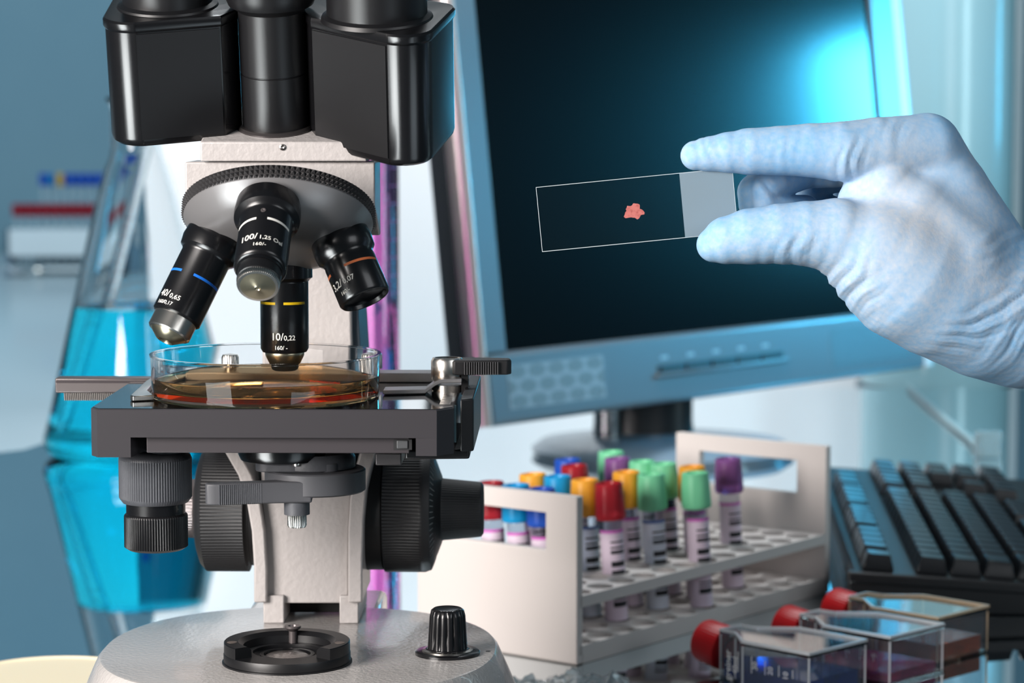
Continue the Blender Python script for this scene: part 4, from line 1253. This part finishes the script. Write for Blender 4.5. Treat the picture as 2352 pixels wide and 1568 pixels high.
TUBES = [  # cap top centre in the photo, colour, content, label sheet, label
    (1130, 1108, 'red', SERUM, LAB_PINK, 'red capped tube at the far left behind the rack handle window'),
    (1187, 1113, 'sky', SERUM, LAB_PINK, 'sky blue capped tube behind the middle of the handle window'),
    (1222, 1093, 'yellow', BLOOD, LAB_PINK, 'amber capped tube behind the two light blue capped tubes'),
    (1258, 1125, 'blue', BLOOD, LAB_PINK, 'dark blue capped tube just behind the near rack plate'),
    (1287, 1092, 'sky', SERUM, LAB_PINK, 'sky blue capped tube standing above the near rack plate'),
    (1305, 1055, 'blue', SERUM, LAB_PINK, 'royal blue capped tube at the back of the rack'),
    (1320, 1068, 'red', BLOOD, LAB_PINK, 'dark red capped tube in front of the royal blue one'),
    (1340, 1105, 'yellow', SERUM, LAB_BLUE, 'amber capped tube beside the near rack plate corner'),
    (1412, 1110, 'red', BLOOD, LAB_PINK, 'red capped tube of dark blood in the front row'),
    (1394, 1035, 'mint', SERUM, LAB_BLUE, 'mint capped tube at the very back of the rack'),
    (1418, 1052, 'purple', BLOOD, LAB_PINK, 'violet capped tube beside the rearmost mint one'),
    (1432, 1087, 'yellow', BLOOD, LAB_PINK, 'amber capped tube behind the front red capped tube'),
    (1463, 1061, 'mint', SERUM, LAB_BLUE, 'mint capped tube between the violet and the amber caps'),
    (1492, 1091, 'mint', SERUM, LAB_BLUE, 'mint capped tube with bluish label in the front group'),
    (1525, 1064, 'mint', BLOOD, LAB_PINK, 'mint capped tube standing right of the rear mint caps'),
    (1578, 1074, 'yellow', BLOOD, LAB_PINK, 'amber capped tube behind the rightmost mint cap'),
    (1595, 1086, 'mint', SERUM, LAB_PINK, 'rightmost mint capped tube with pink edged barcode label'),
    (1667, 1052, 'purple', BLOOD, LAB_PINK, 'violet capped tube standing alone near the far plate'),
]
tube_protos = {}
used_holes = set()
TH = 8.0
LEAN = math.radians(3.0)
def build_tube(col, content, lab):
    t = bpy.data.objects.new('blood_tube', None)
    COL.objects.link(t)
    cm, opaque = CAPS[col]
    cb_ = 6.0
    # flared cap with shallow dents
    prf = [(0.001, cb_), (0.62, cb_), (0.78, cb_ + 0.04), (0.83, cb_ + 0.14), (0.84, cb_ + 0.3, 1), (0.80, cb_ + 1.45, 1), (0.76, cb_ + 1.6), (0.745, TH - 0.05), (0.70, TH), (0.52, TH), (0.49, TH - 0.16), (0.001, TH - 0.18)]
    obj('cap', lathe(prf, ribs=8, depth=0.035, sub=6), cm, t, smooth=32)
    if not opaque:
        obj('plug', lathe([(0.001, cb_ + 0.5), (0.45, cb_ + 0.5), (0.45, cb_ + 1.2), (0.74, cb_ + 1.2), (0.74, cb_ + 1.62), (0.001, cb_ + 1.62)], 24), PLUG, t)
    obj('glass', lathe([(0.001, 0.0), (0.30, 0.03), (0.52, 0.18), (0.62, 0.5), (0.62, cb_ + 0.05), (0.54, cb_ + 0.05), (0.54, 0.55), (0.001, 0.14)], 32), TUBEG, t, smooth=50)
    obj('contents', lathe([(0.001, 0.16), (0.3, 0.2), (0.50, 0.4), (0.53, 0.6), (0.53, 3.9), (0.001, 3.9)], 24), content, t, smooth=50)
    o = obj('barcode_label', loft([[(0.635 * math.sin(a), -0.635 * math.cos(a), z) for a in [-1.35 + 3.0 * k / 24 for k in range(25)]] for z in (0.55, 5.5)] + [[(0.628 * math.sin(a), -0.628 * math.cos(a), z) for a in [-1.35 + 3.0 * k / 24 for k in range(25)]] for z in (5.5, 0.55)], False, False, False), lab, t, smooth=50)
    return t
for (u, v, col, content, lab, lb) in TUBES:
    # remove the lean, then snap to the nearest free hole
    a, c = rack_uv(u, v)
    lean_vec = Vector((0.42, 0, 0))
    a += lean_vec.dot(rdir)
    c += lean_vec.dot(Vector((-rdir.y, rdir.x, 0)))
    best = None
    for i in range(NCX):
        for j in range(NCY):
            if (i, j) in used_holes:
                continue
            hx, hy = hole_pos(i, j)
            d = (hx - a) ** 2 + (hy - c) ** 2
            if best is None or d < best[0]:
                best = (d, i, j)
    _, i, j = best
    used_holes.add((i, j))
    k = (col, content.name, lab.name)
    if k not in tube_protos:
        t = tube_protos[k] = build_tube(col, content, lab)
    else:
        src = tube_protos[k]
        t = src.copy()
        COL.objects.link(t)
        for ch in src.children:
            cc = ch.copy()
            COL.objects.link(cc)
            cc.parent = t
    hx, hy = hole_pos(i, j)
    lim_x, lim_y = max(-0.12, min(0.12, a - hx)), max(-0.12, min(0.12, c - hy))
    perp = Vector((-rdir.y, rdir.x, 0))
    wpos = RC + rdir * (hx + lim_x) + perp * (hy + lim_y)
    t.location = Vector((wpos.x, wpos.y, 0.02 + 0.46)) * S
    jit = random.uniform(-0.5, 0.5)
    t.rotation_euler = (math.radians(random.uniform(-0.8, 0.8)), -LEAN + math.radians(jit), 0)
    tag(t, lb, 'tube', 'capped blood tubes in the white rack')

# ================================================================== culture flasks
def side_text(s, size, x, z, rot):
    g = text_geo(s, size)
    c, n = math.cos(rot), math.sin(rot)
    return [(x + (p[0] * c - p[1] * n), 0, z + (p[0] * n + p[1] * c)) for p in g[0]], g[1]
PSF = mat('flask_polystyrene', (246, 248, 250), 0.02, trans=1.0, ior=1.55)
EDGE_C = mat('edge_glint_clear', (236, 240, 244), 0.18, trans=0.35, ior=1.5)  # whitish colour stands in for light caught along the clear edges
EDGE_W = mat('edge_glint_warm', (226, 200, 168), 0.18, trans=0.35, ior=1.5)
PSF_W = mat('warm_polystyrene', (246, 236, 220), 0.02, trans=1.0, ior=1.55)
REDCAP = mat('red_screw_cap', (196, 16, 24), 0.36)
WALL_C = thin_mat('flask_side_wall', (240, 244, 247), 1.4, 0.02, 0.05, (225, 232, 238))
PRINT = mat('white_flask_print', (235, 236, 238), 0.6)
def culture_flask(end_c, ang, m, liquid, lvl, label, texts, yshift=0.0):
    """local x runs from the cap to the flat end; origin under the middle of the flat end"""
    t = thing('culture_flask', label, 'flask', (end_c[0], end_c[1], 0.02), ang)
    W, H = 2.25, 2.35
    def outline(o, L=6.7):
        return [(-L, -0.8 + o), (-L + 1.0, -0.85 + o), (-L + 2.6, -W + o), (-o, -W + o), (-o, W - o), (-L + 2.6, W - o), (-L + 1.0, 0.85 - o), (-L, 0.8 - o)]
    out, inn = outline(0.0), outline(0.14)
    # walls with thickness, floor and ceiling plates
    sides = merge(loft([[(x, y, 0.12) for x, y in out], [(x, y, H - 0.12) for x, y in out]], False, False),
                  loft([[(x, y, H - 0.12) for x, y in inn], [(x, y, 0.12) for x, y in inn]], False, False),
                  loft([[(x, y, 0.12) for x, y in inn], [(x, y, 0.12) for x, y in out]], False, False),
                  loft([[(x, y, H - 0.12) for x, y in out], [(x, y, H - 0.12) for x, y in inn]], False, False))
    wall = obj('wall', sides, WALL_C, t, smooth=25)
    big = [(x * 1.01 + (0.08 if x > -1 else 0.0), y * 1.04) for x, y in out]
    obj('top_plate', prism(big, H - 0.115, H + 0.02, 'z'), m, t, smooth=0, bevel=0.03)
    obj('bottom_plate', prism(big, 0.0, 0.115, 'z'), m, t, smooth=0, bevel=0.03)
    # raised rim round the lid
    rim_o = [(x, y) for x, y in big]
    rim_i = [(x * 0.975 - 0.12 if x > -1 else x * 0.985, y * 0.93) for x, y in big]
    obj('lid_rim', merge(loft([[(x, y, H + 0.021) for x, y in rim_o], [(x, y, H + 0.16) for x, y in rim_o], [(x, y, H + 0.16) for x, y in rim_i], [(x, y, H + 0.021) for x, y in rim_i], [(x, y, H + 0.021) for x, y in rim_o]], False, False)), EDGE_W if m is PSF_W else EDGE_C, t, smooth=25)
    for (x, y) in out:  # added pale tubes that paint the bright lines at the corners
        obj('corner_glint', tube([(x, y, 0.13), (x, y, H - 0.13)], 0.05, 8), EDGE_W if m is PSF_W else EDGE_C, t)
    lq = [(x * 0.982 - 0.12 if x > -1 else x * 0.985, y * 0.955) for x, y in inn]
    obj('liquid', prism([(x, y * 0.999) for x, y in lq], 0.125, lvl, 'z'), liquid, t, smooth=0)
    CM = frame((-6.65, 0, 1.28), (-0.985, 0, 0.17), (0, 1, 0))
    obj('neck', xf(lathe([(0.72, 0.0), (0.72, 0.9), (0.6, 0.9), (0.6, 0.0)], 32, closed_prof=True), CM), m, t)
    obj('cap', xf(lathe([(0.9, 0.35), (1.12, 0.38), (1.14, 0.45, 1), (1.10, 1.7, 1), (1.02, 1.86), (0.001, 1.88)], ribs=40, depth=0.03), CM), REDCAP, t, smooth=50)
    for (s, size, x, z, rot) in texts:
        g = side_text(s, size, x, z, rot)
        obj('printed_mark', ([(p[0], -W - 0.012, p[2]) for p in g[0]], g[1]), PRINT, wall, smooth=0)
    for k in range(5):
        x = -4.4 + k * 0.85
        obj('printed_line', box(x, x + 0.04, -W - 0.014, -W - 0.004, 0.9 + 0.05 * k, 1.9 - 0.1 * k), PRINT, wall, smooth=0)
    return t
BLUEL = mat('blue_medium', (30, 92, 190), 0.02, trans=0.8, ior=1.33, absorb=(70.0, 24.0, 4.0))
PINKL = mat('pink_medium', (240, 80, 160), 0.02, trans=0.8, ior=1.33, absorb=(1.0, 42.0, 16.0))
ORL = mat('orange_medium', (240, 128, 20), 0.02, trans=0.7, ior=1.33, absorb=(3.0, 24.0, 90.0))
FA = math.atan2(-0.70, 0.72)
V9 = PI / 2
culture_flask((23.45, 133.95), FA, PSF_W, ORL, 0.95, 'rearmost culture flask with orange medium and red cap', [('8', 0.45, -1.2, 1.4, 0), ('5', 0.45, -0.6, 1.3, 0)])
culture_flask((20.3, 129.15), FA, PSF, PINKL, 0.55, 'middle culture flask with pink medium and red cap', [('10', 0.42, -1.7, 1.45, V9), ('5', 0.42, -0.95, 1.4, V9), ('20', 0.42, -2.6, 1.45, V9)])
culture_flask((15.85, 125.25), FA, PSF, BLUEL, 1.0, 'front culture flask with blue medium and white volume marks', [('greiner', 0.52, -5.0, 1.15, V9), ('40ml', 0.44, -4.55, 1.2, V9), ('30', 0.42, -3.3, 1.35, V9), ('20', 0.42, -2.35, 1.25, V9), ('10', 0.42, -1.4, 1.15, V9)])

# ================================================================== loose bits on the table
def crumple(n, w, l, amp, seed):
    v, f = [], []
    for i in range(n + 1):
        for j in range(n + 1):
            x, y = (i / n - 0.5) * w, (j / n - 0.5) * l
            q = Vector((x * 0.9 + seed, y * 0.9, seed * 3.1))
            h = abs(mnoise.noise(q)) * amp + abs(mnoise.noise(q * 2.7)) * amp * 0.4
            e = max(0.0, 1 - (2 * x / w) ** 2) * max(0.0, 1 - (2 * y / l) ** 2)
            v.append((x + 0.25 * mnoise.noise(q * 2 + Vector((5, 0, 0))), y + 0.25 * mnoise.noise(q * 2 + Vector((0, 7, 0))), 0.03 + h * (0.35 + e)))
    for i in range(n):
        for j in range(n):
            a = i * (n + 1) + j
            f.append((a, a + n + 1, a + n + 2, a + 1))
    return v, f
FILM = mat('clear_film', (225, 232, 235), 0.10, trans=0.85, ior=1.25)
for (u, v_, w, l, amp, sd, lb) in ((1200, 1585, 3.2, 3.0, 1.1, 2.3, 'small crumpled clear plastic film beside the microscope base'), (1350, 1580, 4.2, 3.6, 1.2, 6.1, 'larger crumpled clear plastic film in front of the rack corner')):
    p = PZ(u, v_, 0.0)
    o = obj('plastic_film', crumple(24, w, l, amp, sd), FILM, smooth=30)
    o.location = Vector((p.x, p.y, 0.01)) * S
    sol = o.modifiers.new('thickness', 'SOLIDIFY')
    sol.thickness = 0.0002
    tag(o, lb, 'plastic film')
p = PZ(118, 1598, 0.0)
ld = thing('dish_lid', 'cream plastic dish lid lying on the table at the lower left', 'lid', (p.x, p.y, 0.02))
CREAM = mat('cream_plastic', (246, 232, 200), 0.45, sss=0.1)
obj('rim', lathe([(4.6, 0), (4.6, 0.9), (4.5, 1.0), (4.4, 0.9), (4.4, 0)], 72, closed_prof=True), CREAM, ld)
obj('disc', lathe([(0.001, 0.75), (4.4, 0.75), (4.4, 0.9), (0.001, 0.9)], 72), CREAM, ld)

# ================================================================== gloved hand, grown as one smooth surface
HY = 100.6
def rcone(p, a, b, ra, rb):
    """signed distance to a rounded cone, p is (n, 3)"""
    ab = b - a
    L = np.linalg.norm(ab)
    d = ab / max(L, 1e-9)
    t = np.clip((p - a) @ d, 0, L)
    q = a + np.outer(t, d)
    return np.linalg.norm(p - q, axis=1) - (ra + (rb - ra) * (t / max(L, 1e-9)))

def hp(u, v, y):
    q = P(u, v, y)
    return np.array([q.x, q.y, q.z])

PXC = FPX / 101.3                                      # pixels per cm at the hand
def chain(pts):
    out = []
    for (a, b) in zip(pts[:-1], pts[1:]):
        out.append((hp(a[0], a[1], a[2]), hp(b[0], b[1], b[2]), a[3] / PXC, b[3] / PXC))
    return out
INDEX = chain([(1597, 357, 100.9, 34), (1625, 354, 100.9, 39), (1672, 350, 100.9, 46), (1720, 348, 101.0, 53), (1790, 346, 101.1, 56), (1860, 345, 101.2, 61), (1930, 348, 101.3, 68), (2010, 345, 101.8, 75), (2128, 341, 102.6, 80)])
THUMB = chain([(1640, 562, 100.0, 40), (1668, 552, 100.0, 54), (1720, 543, 100.0, 63), (1790, 537, 100.0, 68), (1850, 536, 100.1, 73), (1920, 542, 100.3, 86), (2000, 580, 100.6, 114), (2075, 640, 101.0, 137)])
PALM = [
    chain([(2128, 340, 102.8, 78), (2180, 440, 103.0, 92), (2260, 590, 103.2, 110), (2330, 700, 103.2, 125)]),
    chain([(2140, 345, 105.0, 76), (2200, 470, 105.2, 88), (2320, 690, 104.6, 120)]),
    chain([(2150, 365, 107.0, 70), (2215, 500, 107.0, 82), (2330, 710, 105.6, 110)]),
    chain([(2030, 430, 101.8, 80), (2090, 500, 102.0, 110), (2180, 600, 102.0, 130)]),
    chain([(1975, 470, 101.6, 52), (2050, 520, 101.6, 90)]),
    chain([(2050, 610, 101.0, 130), (2150, 680, 101.5, 140), (2260, 720, 102.4, 150), (2330, 735, 103.0, 150)]),
    chain([(2330, 722, 103.2, 152), (2430, 760, 103.6, 150), (2560, 820, 104.2, 155), (2740, 905, 105.2, 165)]),
]
MIDDLE = chain([(2140, 350, 105.2, 66), (1990, 372, 104.8, 58), (1850, 384, 103.9, 50), (1775, 412, 103.0, 48), (1738, 442, 102.6, 45)]) + chain([(1738, 442, 102.6, 45), (1742, 468, 102.6, 46), (1800, 486, 103.2, 40), (1850, 480, 104.2, 34)])
RING = chain([(2150, 370, 107.2, 60), (2000, 385, 107.0, 54), (1890, 404, 106.0, 44), (1852, 440, 105.6, 40), (1852, 462, 105.6, 40), (1910, 482, 106.0, 34)])
LITTLE = chain([(2160, 400, 109.0, 52), (2030, 408, 108.6, 46), (1935, 418, 108.2, 40), (1920, 460, 108.0, 36), (1975, 475, 108.0, 32)])
PALM.append(chain([(2160, 400, 108.8, 62), (2240, 540, 108.0, 74), (2340, 720, 106.4, 96)]))

def smin(a, b, k):
    h = np.clip(0.5 + 0.5 * (b - a) / k, 0, 1)
    return b + (a - b) * h - k * h * (1 - h)

def field(p):
    def grp(ch, k):
        d = None
        for (a, b, ra, rb) in ch:
            e = rcone(p, a, b, ra, rb)
            d = e if d is None else smin(d, e, k)
        return d
    d = grp(PALM[0], 0.08)
    for c in PALM[1:]:
        d = smin(d, grp(c, 0.08), 0.75)
    d = smin(d, grp(THUMB, 0.06), 0.55)
    d = smin(d, grp(INDEX, 0.06), 0.22)
    d = smin(d, grp(MIDDLE, 0.03), 0.03)
    d = smin(d, grp(RING, 0.03), 0.03)
    d = smin(d, grp(LITTLE, 0.03), 0.03)
    return d

def surface_nets(lo, hi, h):
    n = [int(math.ceil((hi[k] - lo[k]) / h)) + 1 for k in range(3)]
    ax = [lo[k] + h * np.arange(n[k]) for k in range(3)]
    X, Y, Z = np.meshgrid(*ax, indexing='ij')
    pts = np.stack([X.ravel(), Y.ravel(), Z.ravel()], 1)
    # coarse pass first, then only the cells near the surface in full
    st = 5
    cn = [int(math.ceil(k / st)) for k in n]
    cax = [lo[k] + h * st * (np.arange(cn[k]) + 0.5) for k in range(3)]
    CX, CY_, CZ = np.meshgrid(*cax, indexing='ij')
    C = field(np.stack([CX.ravel(), CY_.ravel(), CZ.ravel()], 1)).reshape(cn)
    for k in range(3):
        C = np.repeat(C, st, axis=k)
    F = C[:n[0], :n[1], :n[2]].ravel().copy()
    near = np.abs(F) < h * st * 1.3
    F[near] = field(pts[near])
    F = F.reshape(n)
    ins = F < 0
    c = [ins[i:n[0] - 1 + i, j:n[1] - 1 + j, k:n[2] - 1 + k] for i in (0, 1) for j in (0, 1) for k in (0, 1)]
    cnt = sum(x.astype(np.int8) for x in c)
    act = (cnt > 0) & (cnt < 8)
    idx = -np.ones(act.shape, dtype=np.int64)
    cells = np.argwhere(act)
    idx[act] = np.arange(len(cells))
    acc = np.zeros((len(cells), 3))
    num = np.zeros(len(cells))
    corners = [(i, j, k) for i in (0, 1) for j in (0, 1) for k in (0, 1)]
    for a in range(8):
        for b in range(a + 1, 8):
            ca, cb_ = corners[a], corners[b]
            if sum(abs(ca[k] - cb_[k]) for k in range(3)) != 1:
                continue
            fa = F[cells[:, 0] + ca[0], cells[:, 1] + ca[1], cells[:, 2] + ca[2]]
            fb = F[cells[:, 0] + cb_[0], cells[:, 1] + cb_[1], cells[:, 2] + cb_[2]]
            cr = (fa < 0) != (fb < 0)
            t = np.where(cr, fa / np.where(np.abs(fa - fb) < 1e-12, 1e-12, fa - fb), 0)
            for k in range(3):
                acc[:, k] += np.where(cr, ca[k] + t * (cb_[k] - ca[k]), 0)
            num += cr
    V = (cells + acc / num[:, None]) * h + np.array(lo)
    faces = []
    for axis in range(3):
        o1, o2 = (axis + 1) % 3, (axis + 2) % 3
        sl0 = [slice(None)] * 3
        sl1 = [slice(None)] * 3
        sl0[axis], sl1[axis] = slice(0, n[axis] - 1), slice(1, n[axis])
        a, b = ins[tuple(sl0)], ins[tuple(sl1)]
        e = np.argwhere(a != b)
        e = e[(e[:, o1] > 0) & (e[:, o2] > 0) & (e[:, o1] < n[o1] - 1) & (e[:, o2] < n[o2] - 1)]
        q = []
        for (d1, d2) in ((-1, -1), (0, -1), (0, 0), (-1, 0)):
            cc = e.copy()
            cc[:, o1] += d1
            cc[:, o2] += d2
            q.append(idx[cc[:, 0], cc[:, 1], cc[:, 2]])
        q = np.stack(q, 1)
        inside_first = a[e[:, 0], e[:, 1], e[:, 2]]
        q[~inside_first] = q[~inside_first][:, ::-1]
        faces.append(q)
    Fq = np.concatenate(faces)
    Fq = Fq[(Fq >= 0).all(1)]
    return V, Fq

HS = 0.085
lo = hp(1545, 905, 98.0)
lo_ = [P(1545, 600, 98.6).x, 97.6, P(2740, 905, 105).z - 3.2]
hi_ = [P(2930, 600, 105).x, 110.6, P(2100, 240, 101).z + 0.6]
HV, HF = surface_nets(lo_, hi_, HS)

# vertex normals from the field gradient
def grad(p, e=0.02):
    g = np.stack([field(p + np.eye(3)[k] * e) - field(p - np.eye(3)[k] * e) for k in range(3)], 1)
    return g / np.maximum(np.linalg.norm(g, axis=1, keepdims=True), 1e-9)
HN = grad(HV)
# wrinkles of the thin glove: grooves laid out in the plane of the hand
def uvcoord(p):
    """position in hand-plane pixels, used to lay the folds"""
    r = p - np.array([0, 0, CAM_H])
    zc = r[:, 1] * CT - r[:, 2] * ST
    yc = r[:, 1] * ST + r[:, 2] * CT
    return 1176 + FPX * r[:, 0] / zc, 784 - FPX * yc / zc
HU, HVV = uvcoord(HV)
disp = np.zeros(len(HV))
def folds(cu, cv, ru, rv, ang, wave, amp, ph=0.0, bend=0.0, sharp=3.0):
    """a patch of parallel folds centred at cu, cv; ang is the direction across the folds"""
    du, dv = HU - cu, HVV - cv
    c, s = math.cos(ang), math.sin(ang)
    a = du * c + dv * s
    b = -du * s + dv * c
    m = np.exp(-((a / ru) ** 2 + (b / rv) ** 2) ** 1.5)
    wob = 4.0 * np.sin(b * 0.045 + ph) + bend * b * b / 100.0
    irr = 3.0 * np.sin(du * 0.031 + dv * 0.047 + ph * 3) + 2.0 * np.sin(du * 0.083 - dv * 0.029 + ph)
    m = m * (0.55 + 0.45 * np.sin(du * 0.021 + dv * 0.038 + 2.0 * ph))
    w = np.cos((a + wob + irr) * 2 * PI / wave + ph)
    global disp
    disp += amp * m * (np.abs(w) ** sharp * np.sign(w) * 0.5 - (w < -0.6) * 0.25 * (np.abs(w) - 0.6))
D2 = math.radians
folds(1925, 640, 130, 75, D2(38), 34, 0.10, 0.6, 0.2)           # base of the thumb
folds(1810, 560, 90, 70, D2(8), 38, 0.055, 0.2)                  # thumb joint
folds(1985, 690, 80, 60, D2(45), 40, 0.09, 1.2)
folds(2310, 690, 80, 170, D2(48), 40, 0.10, 0.3, 0.35)           # wrist
folds(2360, 800, 80, 120, D2(35), 46, 0.11, 1.7, 0.2)
folds(2330, 590, 70, 90, D2(62), 30, 0.08, 2.2, 0.2)
folds(1948, 360, 42, 80, D2(8), 30, 0.085, 0.4, -0.1)            # root of the index finger
folds(1705, 340, 30, 60, D2(4), 34, 0.030, 0.9)
folds(1800, 330, 60, 50, D2(2), 26, 0.022, 0.1)
folds(1620, 340, 30, 50, D2(-20), 24, 0.035, 0.8)
folds(1640, 570, 26, 50, D2(10), 26, 0.040, 1.9)
folds(1765, 440, 26, 40, D2(-40), 34, 0.06, 1.0)
folds(2060, 300, 60, 30, D2(20), 36, 0.035, 1.0)
HV2 = HV + HN * disp[:, None]
hand_c = np.array([P(2100, 560, 102).x, 102.0, 0.0])
hm = bpy.data.meshes.new('gloved_hand')
vv = (HV2 - hand_c) * S
hm.from_pydata([tuple(p) for p in vv], [], [tuple(int(i) for i in q) for q in HF])
hm.update()
for p_ in hm.polygons:
    p_.use_smooth = True
GLOVE = mat('blue_nitrile', (140, 190, 226), 0.58, sss=0.12, spec=0.3, bump=(900, 0.07, 3), bumpd=0.0006)
_nt = GLOVE.node_tree
_b = _nt.nodes['Principled BSDF']
_tc = _nt.nodes.new('ShaderNodeTexCoord')
_n1 = _nt.nodes.new('ShaderNodeTexNoise'); _n1.inputs['Scale'].default_value = 26; _n1.inputs['Detail'].default_value = 2
_n2 = _nt.nodes.new('ShaderNodeTexNoise'); _n2.inputs['Scale'].default_value = 420; _n2.inputs['Detail'].default_value = 5
for _n in (_n1, _n2):
    _nt.links.new(_tc.outputs['Object'], _n.inputs['Vector'])
_ml = _nt.nodes.new('ShaderNodeMath'); _ml.operation = 'MULTIPLY'
_nt.links.new(_n1.outputs['Fac'], _ml.inputs[0]); _nt.links.new(_n2.outputs['Fac'], _ml.inputs[1])
# the powdery, paler film lies on the ball of the thumb and the back of the hand
_vd = _nt.nodes.new('ShaderNodeVectorMath'); _vd.operation = 'DISTANCE'
_vd.inputs[1].default_value = tuple((np.array(hp(2090, 500, 100.5)) - hand_c) * S)
_nt.links.new(_tc.outputs['Object'], _vd.inputs[0])
_mr = _nt.nodes.new('ShaderNodeMapRange'); _mr.inputs[1].default_value = 0.012; _mr.inputs[2].default_value = 0.048
_mr.inputs[3].default_value = 0.30; _mr.inputs[4].default_value = 0.0
_nt.links.new(_vd.outputs['Value'], _mr.inputs[0])
_ad = _nt.nodes.new('ShaderNodeMath'); _ad.operation = 'ADD'
_nt.links.new(_ml.outputs[0], _ad.inputs[0]); _nt.links.new(_mr.outputs[0], _ad.inputs[1])
_rp = _nt.nodes.new('ShaderNodeValToRGB')
_rp.color_ramp.elements[0].position = 0.06
_rp.color_ramp.elements[1].position = 0.66
_rp.color_ramp.elements[0].color = (*lin((118, 178, 222)), 1)
_rp.color_ramp.elements[1].color = (*lin((198, 206, 216)), 1)
_nt.links.new(_ad.outputs[0], _rp.inputs['Fac'])
_nt.links.new(_rp.outputs['Color'], _b.inputs['Base Color'])
hm.materials.append(GLOVE)
hand = bpy.data.objects.new('gloved_hand', hm)
COL.objects.link(hand)
hand.location = Vector(hand_c) * S
tag(hand, 'hand in a light blue rubber glove pinching the glass slide', 'hand')

# ------------------------------------------------------------------ glass slide between finger and thumb
q00, q10 = P(1231, 430, 100.9), P(1676, 386, 100.9)
q01 = P(1251, 575, 100.9)
sx_ = (q10 - q00).normalized()
sl_len, sl_h = 7.6, 2.5
sy_ = Vector((-sx_.z, 0, sx_.x))
if sy_.z > 0:
    sy_ = -sy_
slide = thing('microscope_slide', 'glass microscope slide with a red smear held by the gloved hand', 'slide', (q00.x, q00.y, q00.z))
SMt = Matrix((sx_, -sy_, sx_.cross(-sy_))).transposed().to_4x4()     # x along, y up, z towards the viewer
sg = obj('glass', xf(box(0, sl_len, -sl_h, 0, -0.05, 0.05), SMt), thin_mat('slide_glass', (246, 250, 250), 1.5), slide, smooth=0)
FROST = thin_mat('frosted_glass', (235, 240, 244), 1.3, 0.4, 0.42, (160, 180, 192))
obj('frosted_end', xf(box(sl_len * 0.73, sl_len - 0.01, -sl_h + 0.01, -0.01, 0.051, 0.056), SMt), FROST, slide, smooth=0, label='frosted writing area')
sp = []
random.seed(3)
for k in range(28):
    a = 2 * PI * k / 28
    r = 0.285 + 0.04 * math.cos(a * 5 + 0.6) + 0.04 * math.cos(a * 3 + 2.0) + random.uniform(-0.035, 0.035)
    sp.append((3.68 + r * 1.25 * math.cos(a), -1.30 + r * math.sin(a)))
obj('red_smear', xf(prism(sp, 0.051, 0.06, 'z'), SMt), mat('red_smear', (182, 104, 98), 0.6, var=(900, (150, 70, 66), 0.45, 0.75)), slide, smooth=0)
obj('polished_edge', xf(merge(box(0, sl_len, -0.012, 0.004, -0.052, 0.052), box(0, sl_len, -sl_h - 0.004, -sl_h + 0.012, -0.052, 0.052), box(-0.004, 0.012, -sl_h, 0, -0.052, 0.052), box(sl_len - 0.012, sl_len + 0.004, -sl_h, 0, -0.052, 0.052)), SMt), mat('ground_edge', (215, 222, 225), 0.5), slide, smooth=0)
